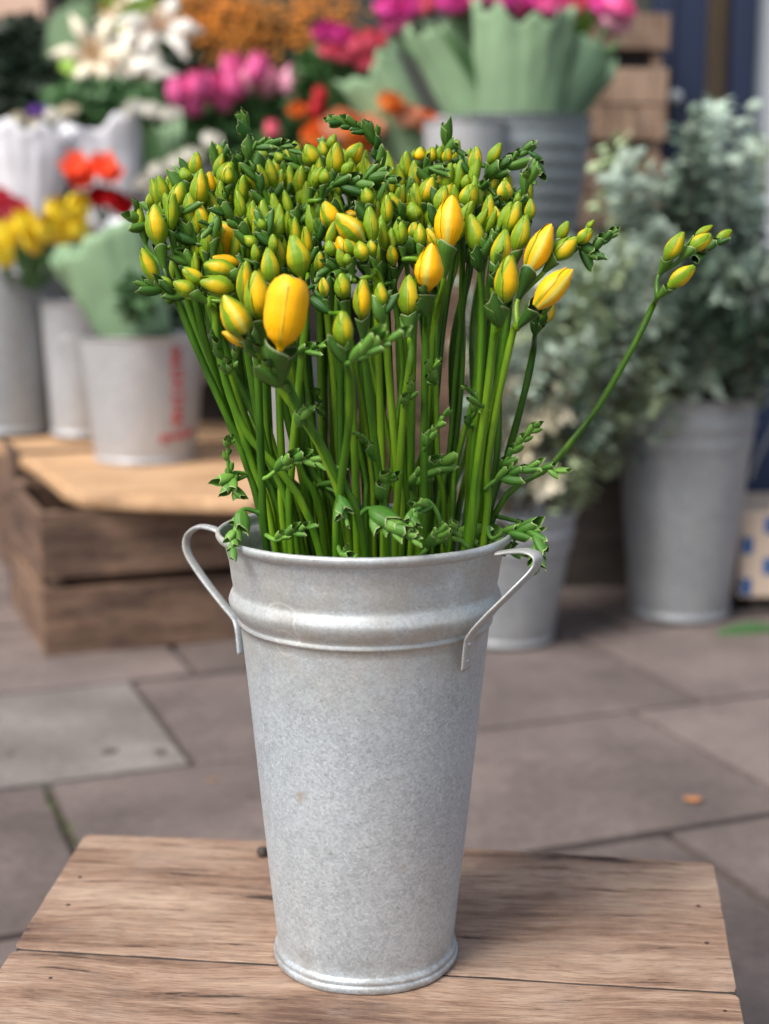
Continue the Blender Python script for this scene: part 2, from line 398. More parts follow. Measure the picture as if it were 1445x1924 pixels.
M['spot'] = m_plain('gum_spot', (.10, .085, .075), .9, .2, 60)
for px, py, s_, lab in [(205,1411,.013,'dark round gum spot on the pale slab, middle one'), (300,1411,.010,'dark round gum spot on the pale slab, nearest the bucket'), (18,1415,.010,'dark round gum spot on the pale slab, at the left edge')]:
    c = G(px, py, .0015); g = MB()
    n_ = 14; ring = [c+Vector((math.cos(a)*s_*R(.8,1.15), math.sin(a)*s_*R(.8,1.15), 0)) for a in [k*2*math.pi/n_ for k in range(n_)]]
    g.add([c+Vector((0,0,.0012))]+ring, [(0, 1+k, 1+(k+1)%n_) for k in range(n_)])
    tag(g.obj('gum_spot', 'spot'), lab, 'gum spot')

# ------------------------------------------------------------------ wooden pieces
def plank_poly(name, mat, poly, z0, z1, parent, rotz, seg=12, wob=.0012, bevel=.002, seed=0):
    """prism of a polygon outline (world xy), object rotated by rotz so the grain runs along its local x"""
    org = Vector((sum(p[0] for p in poly)/len(poly), sum(p[1] for p in poly)/len(poly), z0))
    pts = []
    for i in range(len(poly)):
        a = Vector(poly[i][:2]); b = Vector(poly[(i+1) % len(poly)][:2]); nseg = max(1, int((b-a).length/.02)) 
        for k in range(nseg):
            p = a.lerp(b, k/nseg); t = (b-a).normalized(); nn = Vector((-t.y, t.x))
            if 0 < k < nseg: p = p + nn*wob*noise.noise(Vector((p.x*35, p.y*35, seed)))*2
            pts.append(p)
    c_, s_ = math.cos(-rotz), math.sin(-rotz)
    loc = [((p.x-org.x)*c_-(p.y-org.y)*s_, (p.x-org.x)*s_+(p.y-org.y)*c_) for p in pts]
    n_ = len(loc); me = bpy.data.meshes.new(name)
    vs = [(x, y, 0) for x, y in loc] + [(x, y, z1-z0) for x, y in loc]
    me.from_pydata(vs, [], [tuple(reversed(range(n_))), tuple(range(n_, 2*n_))] + [(i, (i+1) % n_, n_+(i+1) % n_, n_+i) for i in range(n_)])
    me.materials.append(M[mat]); o = bpy.data.objects.new(name, me); C.objects.link(o)
    o.parent = parent; o.location = org - parent.location; o.rotation_euler = (0, 0, rotz)
    md = o.modifiers.new('bevel', 'BEVEL'); md.width = bevel; md.segments = 3; md.limit_method = 'ANGLE'; md.angle_limit = math.radians(50)
    return o
def slat(name, mat, parent, org, yaw, a, b, bevel=.002):
    """box given in the crate's own frame, own object space (grain along its long axis)"""
    ctr = [(a[i]+b[i])/2 for i in range(3)]
    g = MB(); g.box([a[i]-ctr[i] for i in range(3)], [b[i]-ctr[i] for i in range(3)], jit=.0008)
    o = g.obj(name, mat, parent, smooth=False, bevel=bevel, world=False)
    o.location = (ctr[0]*math.cos(yaw)-ctr[1]*math.sin(yaw)+org[0]-parent.location.x, ctr[0]*math.sin(yaw)+ctr[1]*math.cos(yaw)+org[1]-parent.location.y, ctr[2]+org[2]-parent.location.z)
    o.rotation_euler = (R(-.006,.006), R(-.006,.006), yaw)
    return o
def crate(org, yaw, W, Dp, H, n, label, group=None, gap=.012, mat='wood_crate', floor=True, frontonly=False):
    t = empty('wooden_crate', org, label, 'crate', group)
    th = .012; h = (H-gap*(n-1))/n
    for i in range(n):
        z0 = i*(h+gap); z1 = z0+h
        slat('slat', mat, t, org, yaw, (0, 0, z0), (W, th, z1))
        slat('slat', mat, t, org, yaw, (0, Dp-th, z0), (W, Dp, z1))
        for x0 in (.001, W-.001-th):
            o = slat('end_board', mat, t, org, yaw+math.pi/2, (th+.001, -x0-th, z0), (Dp-th-.001, -x0, z1))
    for x0 in (th+.002, W-th-.026):
        for y0 in (th+.001, Dp-th-.025):
            slat('corner_post', 'wood_end', t, org, yaw, (x0, y0, .002), (x0+.024, y0+.024, H-.002))
    if gap > .04: slat('gap_shade_box', 'wood_dark', t, org, yaw, (th+.027, th+.028, .016), (W-th-.028, Dp-th-.028, H-.004))  # added dark box, makes the slat gaps look like shaded interior
    if floor: slat('base_board', mat, t, org, yaw, (th+.03, th+.03, .004), (W-th-.03, Dp-th-.03, .014))
    return t

random.seed(5)
# foreground crate: worn plank top
YC = math.radians(-3.5); ZT = .22
A = [G(*p, z=ZT) for p in [(165,1567),(1340,1621),(1388,1868),(22,1784),(0,1815)]]
fc = empty('wooden_crate', (A[0].x+.26, 1.05, 0), 'worn wooden crate with pale plank top under the large metal bucket', 'crate')
def rnd(poly, r=.006):                   # knock the corners off
    out = []
    for i, p in enumerate(poly):
        p = Vector(p[:2]); a = Vector(poly[i-1][:2]); b = Vector(poly[(i+1) % len(poly)][:2])
        ra = (a-p).normalized()*r; rb = (b-p).normalized()*r
        out += [p+ra, p+ra*.3+rb*.3, p+rb]
    return out
jl, jr = G(25,1783,z=ZT), G(1387,1866,z=ZT); bl, br = G(160,1567,z=ZT), G(1341,1621,z=ZT)
bm1, bm2 = G(470,1578,z=ZT), G(900,1594,z=ZT)
plank_poly('plank', 'wood_top', rnd([jl+Vector((0,.0020,0)), jr+Vector((0,.0018,0)), br, bm2, bm1, bl]), ZT-.018, ZT, fc, math.radians(-4.5), seed=1, wob=.0005, bevel=.0010)
fl, fr = G(-130,2010,z=ZT), G(1425,2060,z=ZT)
j2l, j2r = fl+Vector((0,-.02,0)), fr+Vector((0,-.02,0))
plank_poly('plank', 'wood_top', rnd([fl, fr, jr-Vector((0,.0020,0)), jl-Vector((0,.0020,0))]), ZT-.018, ZT+.0004, fc, math.radians(-4.5), seed=2, wob=.0005, bevel=.0010)
plank_poly('plank', 'wood_top', rnd([fl+Vector((0,-.17,0)), fr+Vector((-.004,-.17,0)), fr-Vector((0,.002,0)), fl-Vector((0,.002,0))]), ZT-.018, ZT, fc, math.radians(-4.5), seed=3)
cx0 = -.235
o_ = (cx0, .66, 0); yw = math.radians(-3.0)
for i in range(3):
    z0 = i*.067; z1 = z0+.06
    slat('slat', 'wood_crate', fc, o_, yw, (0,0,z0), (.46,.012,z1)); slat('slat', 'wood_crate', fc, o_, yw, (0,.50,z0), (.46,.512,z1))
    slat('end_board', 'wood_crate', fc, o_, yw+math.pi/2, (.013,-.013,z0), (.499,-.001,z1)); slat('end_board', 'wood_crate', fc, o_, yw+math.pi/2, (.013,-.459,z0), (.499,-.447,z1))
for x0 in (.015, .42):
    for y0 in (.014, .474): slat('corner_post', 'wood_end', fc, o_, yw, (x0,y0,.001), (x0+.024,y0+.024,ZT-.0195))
g = MB(); c = G(493, 1600, z=ZT+.004); g.lathe([(.0001,.004),(.004,.003),(.005,-.001),(.0035,-.0042)], 10, c); g.obj('knot', 'wood_dark', fc)
# dark strip added in the plank seam, standing in for its shade
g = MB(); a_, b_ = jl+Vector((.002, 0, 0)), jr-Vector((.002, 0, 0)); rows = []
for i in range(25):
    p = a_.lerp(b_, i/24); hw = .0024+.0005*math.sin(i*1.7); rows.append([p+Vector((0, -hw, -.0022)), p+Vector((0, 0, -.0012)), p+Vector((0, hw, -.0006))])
g.grid(rows); g.obj('seam_shade_strip', 'wood_dark', fc)
# nail heads
M['nail'] = m_plain('rusty_nail', (.06, .035, .025), .7, .2, 200, metal=.4)
for px, py in [(150,1648),(128,1700),(1312,1702),(1328,1772),(95,1838),(1362,1900)]:
    q = G(px, py, z=ZT+.0002); g = MB(); g.lathe([(.0001,.0005),(.0014,.0004),(.0020,-.0004)], 10, q); g.obj('nail_head', 'nail', fc)

# left crate behind
random.seed(8)
C0 = G(85, 1235); yL = math.radians(21.7)
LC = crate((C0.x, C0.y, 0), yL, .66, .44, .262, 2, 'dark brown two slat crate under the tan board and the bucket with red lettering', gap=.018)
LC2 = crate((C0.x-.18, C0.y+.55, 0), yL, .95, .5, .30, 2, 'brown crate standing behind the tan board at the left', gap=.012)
ZB = .292
bp = [G(152,948,z=ZB-.02), G(300,955,z=ZB-.02), G(470,938,z=ZB), G(590,925,z=ZB), G(590,800,z=ZB), G(330,780,z=ZB), G(-60,786,z=ZB), G(-60,800,z=ZB), G(60,868,z=ZB), G(120,915,z=ZB)]
tb = empty('tan_board', (-.45, 3.0, .263), 'thick tan wooden board with rounded corner lying on the left crate', 'board')
plank_poly('board_slab', 'wood_tan', [bp[i] for i in (0,1,2,3,4,5,6,7,8,9)], .264, ZB, tb, yL, bevel=.008)

# ------------------------------------------------------------------ galvanised buckets
def bucket_profile(H, rb, rt, kind):
    if kind == 'tall':     # the hero: profile from the photograph
        pr = [(0.0001,.006),(rb-.004,.006),(rb-.002,.001),(rb+.0022,0),(rb+.0034,.002),(rb+.0034,.009),(rb+.0022,.0115),(rb+.0004,.0125)]
    else:
        pr = [(0.0001,.008),(rb-.003,.006),(rb+.002,0),(rb+.003,.003),(rb+.003,.010),(rb,.013)]
    return pr
def bucket(name, loc, H, rb, rt, mat, label, ribs=(), group=None, ripple=.0005, seed=0, ears=False, rim=.004, cat='bucket', full=None):
    t = empty(name, loc, label, cat, group)
    pr = bucket_profile(H, rb, rt, 'x')
    for k in range(1, 40):
        z = .013 + (H-.013-rim)*k/39; r = rb+(rt-rb)*z/H
        for (zr, hw, am) in ribs:
            d = (z-zr*H)/hw
            if abs(d) < 1: r += am*math.cos(d*math.pi/2)**2
        pr.append((r, z))
    rr = rt
    pr += [(rr+rim*.7, H-rim*.9), (rr+rim, H-rim*.3), (rr+rim*.6, H), (rr, H-.001), (rr-.001, H-rim*1.5)]
    fn = lambda a, z: ripple*noise.noise(Vector((math.cos(a)*2+seed, math.sin(a)*2, z*9)))*2
    g = MB(); g.lathe(pr, 56, loc, fn); g.obj('body', mat, t)
    g = MB(); g.lathe([(rt-.0012, H-rim*1.6), (rb-.0006, .016), (.0001, .014)], 40, loc); g.obj('inner_wall', mat, t)
    if ears:
        for s_ in (-1, 1):
            pts = [Vector((s_*(rt+.001), 0, H*.93)), Vector((s_*(rt+.03), 0, H*.97)), Vector((s_*(rt+.042), 0, H*.90)), Vector((s_*(rt+.01), 0, H*.72)), Vector((s_*(rt-.004), 0, H*.62))]
            g = MB(); g.tube([p+Vector(loc) for p in spline(pts, 6)], .0035, 8); g.obj('handle', mat, t)
    return t
# hero bucket
BX, BY = -.0132, 1.0
def zy(py, Y=1.0): return P(700, py, Y).z
hb = empty('metal_bucket', (BX, BY, ZT), 'tall galvanised bucket full of yellow freesias on the wooden crate', 'bucket')
zr = zy(999); H0 = zr-ZT
pr = [(.0001,.005),(.060,.005),(.0612,.001),(.0650,.0003),(.0664,.0018),(.0668,.0045),(.0662,.0062),(.0651,.0068),(.0657,.0078),(.0655,.0100),(.0640,.0112),(.0634,.0125)]
zb0, zb1, zn = zy(1160)-ZT, zy(1097)-ZT, zy(1022)-ZT
r0, r1 = .0634, .0866
for k in range(1, 30):
    z = .0125+(zb0-.0125)*k/30; pr.append((r0+(r1-r0)*(z-.0125)/(zb0-.0125), z))
hb_h = zb1-zb0
pr += [(r1, zb0-.0012), (r1+.0016, zb0-.0006), (r1+.0020, zb0+.0008), (r1+.0012, zb0+.0022), (r1+.0012, zb0+.0032)]
for k in range(1, 15):
    t_ = k/14; base = r1+.0010 + (.0916-r1-.0010)*min(1, t_*1.6)
    pr.append((base + .0030*math.sin(math.pi*min(1, t_))**1.0, zb0+.0032+(hb_h-.0042)*t_))
pr += [(.0912, zb1+.0005), (.0914, zb1+.003), (.0922, zb1+.007), (.0930, (zb1+zn)/2), (.0944, zn-.002), (.0966, zn+.003), (.0990, H0-.0042), (.1008, H0-.0030), (.1021, H0-.0008), (.1021, H0+.0012), (.1010, H0+.0026), (.0994, H0+.0026), (.0984, H0+.0012), (.0980, H0-.002)]
def dent(a, z):
    n1 = noise.noise(Vector((math.cos(a)*1.6, math.sin(a)*1.6, z*7)))*.0010
    n2 = noise.noise(Vector((math.cos(a)*5, math.sin(a)*5, z*26+4)))*.00028
    d = 0
    if z < .03: d -= .0016*math.exp(-((a-4.55)/.25)**2)*(1-z/.03)
    d -= .0018*math.exp(-((a-4.15)/.13)**2-((z-zb1+.012)/.012)**2)
    return n1+n2+d
g = MB(); g.lathe(pr, 160, (BX, BY, ZT), dent); g.obj('body', 'galv', hb)
g = MB(); g.lathe([(.0980, H0-.002),(.0885, zb1),(.0835, zb0),(.0595, .012),(.0001,.010)], 64, (BX, BY, ZT)); g.obj('inner_wall', 'galv', hb)
def ribbon(pts, side, wa, wb, nm='handle'):
    g = MB(); g.tube(spline(pts, 8), 1, 12, True, (wa, wb), Vector(side)); return g.obj(nm, 'galv', hb)
Ld = Vector((-.84, .54, 0)); Rd = Vector((.84, -.54, 0)); Tn = Vector((.54, .84, 0))
ribbon([P(420,1003,1.045), P(400,993,1.05), P(374,990,1.065), P(353,1006,1.075), P(352,1036,1.075), P(378,1080,1.07), P(420,1135,1.06), P(442,1162,1.056), P(449,1186,1.052), P(453,1228,1.050)], Tn, .0040, .0018)
ribbon([P(936,1040,.945), P(962,1036,.94), P(992,1036,.93), P(1010,1047,.925), P(1003,1070,.925), P(962,1112,.922), P(915,1158,.924), P(889,1188,.930), P(881,1208,.934), P(876,1256,.937)], Tn, .0066, .0016)
for q in (P(882,1210,.931), P(877,1242,.934)):
    g = MB(); g.lathe([(.0001,.0012),(.0012,.0009),(.0018,0)], 10, (0,0,0)); me_ = g
    o = g.obj('rivet', 'galv', hb, world=False); o.location = q-hb.location; o.rotation_euler = Vector((.56,-.83,0)).to_track_quat('Z','Y').to_euler()

# ------------------------------------------------------------------ freesia pieces
PH = {}
def bud_mesh(kind, seed):
    g = MB(); rnd_ = random.Random(seed)
    def prof(z):
        if kind == 'open':   pts = [(0,.06),(.05,.08),(.10,.20),(.19,.35),(.34,.46),(.5,.50),(.70,.485),(.84,.455),(.93,.40),(1.0,.29)]
        elif kind == 'drop': pts = [(0,.08),(.07,.17),(.2,.36),(.36,.49),(.5,.485),(.68,.38),(.84,.25),(.95,.15),(1.0,.07)]
        elif kind == 'slim': pts = [(0,.16),(.08,.26),(.22,.41),(.36,.49),(.52,.49),(.70,.40),(.85,.26),(.95,.14),(1.0,.05)]
        else:                pts = [(0,.13),(.06,.23),(.16,.38),(.30,.48),(.44,.50),(.6,.44),(.76,.32),(.90,.18),(1.0,.05)]
        for (a, ra), (b, rb) in zip(pts, pts[1:]):
            if z <= b:
                t = (z-a)/(b-a); t = t*t*(3-2*t)*.5+t*.5; return ra+(rb-ra)*t
        return pts[-1][1]
    bend = rnd_.uniform(-.05, .05)
    NU, NV = 12, 16
    rows = []; uvs = []
    for i in range(NV+1):            # inner body
        z = i/NV*.97; r = prof(z)*.88 if i < NV else .01
        rows.append([(r*math.cos(2*math.pi*k/16)+bend*math.sin(z*3.1), r*math.sin(2*math.pi*k/16), z) for k in range(16)]); uvs.append([(.02, .5)]*16)
    g.grid(rows, uvs, closed=True)
    ph = rnd_.uniform(0, 6.28) if kind != 'open' else .35
    if kind == 'open':               # inner tepals, a little taller
        for kx in range(3):
            rows = []; uvs = []
            for i in range(NV+1):
                v = i/NV; row = []; ur = []
                for j in range(NU+1):
                    u = -1+2*j/NU; z = v*(1.015-.06*abs(u)**2.2); th = ph+1.05+kx*2.094+u*1.1
                    r = prof(min(1, z))*(.93-.12*max(0, v-.8)/.2*(1-abs(u)))
                    row.append((r*math.cos(th), r*math.sin(th), z)); ur.append((.02 if v > .8 else j/NU, v))
                rows.append(row); uvs.append(ur)
            g.grid(rows, uvs)
    for kx in range(3):
        th0 = ph + kx*2*math.pi/3 + rnd_.uniform(-.1, .1); span = math.radians(88 if kind != 'split' else 78)
        zt = 1.0 - rnd_.uniform(0, .05); flare = .10 if (kind == 'split' and kx < 2) else 0.0
        if kind == 'open': flare = rnd_.uniform(.02, .07)
        rows = []; uvs = []
        for i in range(NV+1):
            v = i/NV; row = []; ur = []
            for j in range(NU+1):
                u = -1+2*j/NU
                ztop = zt*(1-(.20 if kind != 'open' else .09)*abs(u)**2.6 - (.10*abs(u)**1.3 if kind == 'split' else 0))
                z = v*ztop; th = th0+u*span*(1 - .25*max(0, v-.75)/.25*(0 if kind == 'open' else 1))
                r = prof(z)*(1+(.085 if kind != 'open' else .065)*u + .03*math.cos(u*3.1)) + .012
                r += .012*noise.noise(Vector((u*2+kx*5+seed, v*4, seed)))
                if kind == 'open' and v > .8: r -= (.55 if kx == 1 else .35)*(v-.8)*(1-abs(u))**.5
                fl = flare*max(0, z-.45)**1.5*2.2
                row.append(((r+fl)*math.cos(th)+bend*math.sin(z*3.1)+fl*math.cos(th0)*.6, (r+fl)*math.sin(th)+fl*math.sin(th0)*.6, z)); ur.append((j/NU, v))
            rows.append(row); uvs.append(ur)
        g.grid(rows, uvs)
    me = g.mesh('bud_'+kind, 'bud'); PH[me.name] = ph; return me
BUD = {k: [bud_mesh(k, s*13+i) for s in range(n)] for i, (k, n) in enumerate([('plain', 5), ('slim', 4), ('drop', 3), ('split', 3), ('open', 2)])}
def sheath_mesh(seed, mat='bract'):
    """long cupped bract that holds the foot of a bud: z 0..1, mouth radius about .5"""
    g = MB(); rn = random.Random(seed)
    for kx in range(2):
        th0 = kx*math.pi + rn.uniform(-.3, .3); span = math.radians(108); NU, NV = 12, 9
        top = (1.0 if kx == 0 else rn.uniform(.72, .9))
        rows = []; uvs = []
        for i in range(NV+1):
            v = i/NV; row = []; ur = []
            for j in range(NU+1):
                u = -1+2*j/NU
                zt = top*(1 - .26*abs(u)**1.4 + .012*math.sin(u*5+seed)) + .006*rn.uniform(-1, 1)*(v > .9)
                z = v*zt
                r = (.16 + .36*min(1, z/.75)**1.1 - .03*max(0, z-.75)/.25)*(1+.05*(u if kx == 0 else -u)) - kx*.015
                th = th0+u*span
                row.append((r*math.cos(th)*1.04, r*math.sin(th)*.92, z)); ur.append((abs(u)*.95, v))
            rows.append(row); uvs.append(ur)
        g.grid(rows, uvs)
    return g.mesh('bract', mat)
SHEATH = [sheath_mesh(s) for s in range(5)]
def boat_mesh(seed, mat):
    """small folded pointed bract of the spike end: length 1 along z, half width about .3"""
    g = MB(); rn = random.Random(seed)
    for kx, (sc1, off) in enumerate(((1., 0), (.78, math.pi))):
        NU, NV = 6, 7; rows = []; uvs = []; span = math.radians(115)
        for i in range(NV+1):
            v = i/NV; row = []; ur = []
            for j in range(NU+1):
                u = -1+2*j/NU
                zt = sc1*(1-.30*abs(u)**1.1+.03*math.sin(u*11+seed))
                z = v*zt; r = .10+.23*math.sin(math.pi*min(1, z*1.02)**.75*.86); r *= (1+.06*u)
                th = off+u*span
                row.append((r*math.cos(th)*1.0+.10*z*z, r*math.sin(th)*.72, z)); ur.append((abs(u)*.96, v))
            rows.append(row); uvs.append(ur)
        g.grid(rows, uvs)
    return g.mesh('small_bract', mat)
BOAT = {m: [boat_mesh(s, m) for s in range(4)] for m in ('tipbract', 'shoot')}

def dep(px, py):
    tt = min(1, max(0, (py-265)/(640-265))); xx = min(.92, abs((px-640)/400))
    return 1.0 + .105*(1-2*tt)*math.sqrt(1-xx*xx)

# bud list: id: (base x, base y, tip x, tip y, width px, ripeness, depth shift, kind)
B = {
1:(300,460,291,386,41,.50),2:(313,383,298,332,27,.2),3:(323,365,319,328,22,.6,.01),4:(328,396,342,344,32,.35,-.01),5:(349,343,344,316,26,.05,.01),
6:(371,389,378,320,35,.42,-.01),7:(396,363,392,324,20,.8,.012),8:(366,332,370,287,25,.45,.01),9:(415,347,434,306,34,.35),10:(430,347,429,315,23,.35,-.012),
11:(406,331,418,290,21,.35,.012),12:(413,301,410,273,22,.25,.015),13:(266,433,260,386,20,.2,.02),14:(283,390,281,364,15,.3,.02),15:(295,530,268,468,29,.45,0),
16:(323,539,303,521,18,0,0,'slim'),17:(366,551,327,532,31,.32,-.005,'split'),18:(382,533,344,507,28,.42,0,'split'),19:(442,511,385,497,36,.45,0,'slim'),20:(448,497,401,485,26,.85,.015,'split'),
21:(437,544,378,530,44,.42,-.012,'split'),22:(463,630,422,558,53,.68,-.01,'plain'),23:(467,648,420,625,22,.95,0,'slim'),24:(488,597,480,512,51,.62,-.015,'split'),25:(460,570,463,493,32,.55,.005,'slim'),
27:(561,294,553,266,18,.25,.005),28:(594,313,575,273,37,.32,-.005,'split'),29:(608,298,604,266,21,.35,.01),30:(620,280,629,253,18,.1,.01),31:(629,329,632,270,33,.45,-.008,'split'),
32:(655,305,679,271,33,.5,-.004,'plain'),33:(675,329,686,301,21,.55,0),34:(589,351,605,315,23,.1,-.01),35:(608,346,611,318,20,.2,-.015),36:(644,327,663,307,21,0,-.012),
37:(568,378,563,331,34,.78,.03,'split'),38:(630,426,608,382,35,.72,-.005,'split'),39:(645,404,675,403,18,1,.01,'drop'),40:(681,455,634,405,43,.66,-.012,'slim'),41:(700,455,694,391,30,.2,-.01),
42:(694,387,687,354,25,.25,-.005,'slim'),43:(652,478,636,446,28,1,.01,'slim'),44:(500,300,489,282,18,.0,0,'slim'),45:(530,307,518,287,19,.15),46:(485,345,484,318,19,0,0,'slim'),
47:(497,432,487,412,17,0,-.01,'slim'),48:(515,475,513,441,19,.2,-.012,'slim'),49:(727,420,727,368,24,.38,-.008,'split'),50:(511,531,504,468,35,.38,-.012,'plain'),51:(566,521,550,445,45,.36,-.005,'drop'),
52:(578,480,575,428,20,.5,.012),53:(599,512,601,474,19,.45,-.003),54:(624,480,618,453,21,.1,-.02,'slim'),55:(663,480,652,443,27,.42,-.008),56:(646,502,636,468,20,.15,-.02,'slim'),
57:(655,497,651,477,17,0,-.028,'slim'),58:(684,490,674,455,29,.42,-.022,'slim'),59:(701,480,696,452,19,.45,-.01,'slim'),60:(722,470,718,422,20,.2,-.004),61:(646,560,641,515,33,.3,-.005,'split'),
62:(611,556,607,523,20,.7,.01),63:(681,597,681,527,38,.6,-.005,'split'),64:(719,575,713,533,25,.4,.01),65:(646,647,642,587,40,.36,-.01,'split'),
66:(841,463,850,371,52,1.,-.02,'slim'),67:(803,545,812,462,58,1.,-.025,'drop'),68:(896,470,884,405,35,.3,-.005,'plain'),69:(874,389,886,347,33,.4,-.012,'split'),70:(873,355,878,329,18,.15,-.008,'slim'),
71:(824,398,836,351,27,.35,-.008,'slim'),72:(797,380,813,334,33,.55,.005,'plain'),73:(832,353,838,324,27,.65,.006),74:(838,307,842,279,18,.55,.0),75:(786,303,791,277,31,.62,0,'split'),
76:(807,306,813,277,21,.45,-.003),77:(823,305,827,276,15,.05),78:(836,284,839,259,16,0,.005,'slim'),79:(892,328,896,277,25,.45,0),80:(919,307,940,270,23,.25,.005),
81:(855,334,855,308,17,.45),82:(950,378,948,341,30,.62,.01),83:(915,432,921,368,25,.42,.006),84:(955,435,973,380,33,.4,-.004,'split'),85:(972,384,975,363,14,0,.005,'slim'),
86:(994,414,997,375,21,.35,.006),87:(969,471,988,407,35,.3,-.005,'plain'),88:(932,500,950,434,37,.36,-.01,'plain'),89:(948,566,957,483,44,.6,-.015,'split'),90:(768,593,768,520,43,.42,.02,'plain'),
91:(755,457,754,418,23,.1,-.01,'split'),92:(791,462,789,421,25,.36,-.01,'plain'),93:(776,448,778,418,21,.65,0),94:(820,465,803,430,18,.85,.01),95:(739,498,735,462,23,.55,0),
96:(752,400,733,363,23,.35,0,'slim'),97:(780,419,772,381,31,.1,.01),98:(940,440,930,390,22,.65,.015),99:(993,509,1033,426,45,.92,-.01,'slim'),100:(1042,485,1082,447,35,.5,-.01,'split'),
101:(1051,452,1067,417,21,.25,.005),102:(1088,456,1110,430,25,.45,-.005,'split'),103:(1103,430,1115,414,13,.1),104:(1009,575,1071,509,47,.95,-.015,'slim'),105:(1017,605,1040,570,26,.72,.01),
106:(1252,487,1283,438,31,.42,0),107:(1298,467,1335,441,29,.45,-.003,'split'),108:(1308,442,1338,424,15,.3,.005),109:(1258,538,1304,502,31,.5,-.004,'slim'),110:(1346,454,1374,433,20,.3,.03,'slim'),
111:(468,441,451,422,17,0,-.012,'slim'),112:(482,462,460,445,21,.2,-.012,'slim'),113:(482,492,478,460,17,.2,-.012,'slim'),114:(527,655,545,530,84,1.0,-.03,'open'),
115:(403,492,428,425,56,.85,.03,'open'),116:(368,495,372,425,22,.55,.02),117:(541,402,512,354,44,1,.02,'open'),118:(486,462,500,385,32,.85,.02,'split'),119:(395,600,392,572,22,.55,.01),
120:(484,370,481,340,20,.1,.01,'slim'),
}
STEMS = []          # (object, polyline) for the side shoots
def pix(v):         # project for bookkeeping
    x, y, z = v.x, v.y, v.z-HC
    d = y*CT - z*ST; u = z*CT + y*ST
    return (722.5 + F*x/d, 962 - F*u/d)
rngF = random.Random(21)
def boats(path, n, s0, s1, mat, parent, name='small_bract', lead=False):
    """alternating folded bracts along a path, from s0 to s1 long"""
    L = spline(path, 8) if len(path) > 2 else [path[0].lerp(path[-1], i/8) for i in range(9)]
    m = len(L); n = max(n, int(sum((L[i+1]-L[i]).length for i in range(m-1))/.0045))
    for i in range(n):
        t = i/max(1, n-1); k = min(m-2, int(t*(m-2))); p = L[k]; d = (L[k+1]-L[k]).normalized()
        side = d.cross(Vector((rngF.uniform(-.5,.5), 1, rngF.uniform(-.2,.2)))).normalized()
        s = -1 if i % 2 else 1; s_ = (s0+(s1-s0)*t)*rngF.uniform(.7, 1.4)
        dd = (d + side*s*rngF.uniform(.22,.5)*(1 if i < n-1 else .1) + Vector((rngF.uniform(-.12,.12), rngF.uniform(-.25,.05), rngF.uniform(-.1,.1)))).normalized()
        q = aim(dd, rngF.uniform(-.5, .5) + (0 if s > 0 else math.pi))
        inst(name, rngF.choice(BOAT[mat]), parent, p, q, (s_*rngF.uniform(.7,1.05), s_*rngF.uniform(.7,1.05), s_*rngF.uniform(.95, 1.4)))
FG = 'freesia stems bunched in the tall bucket'
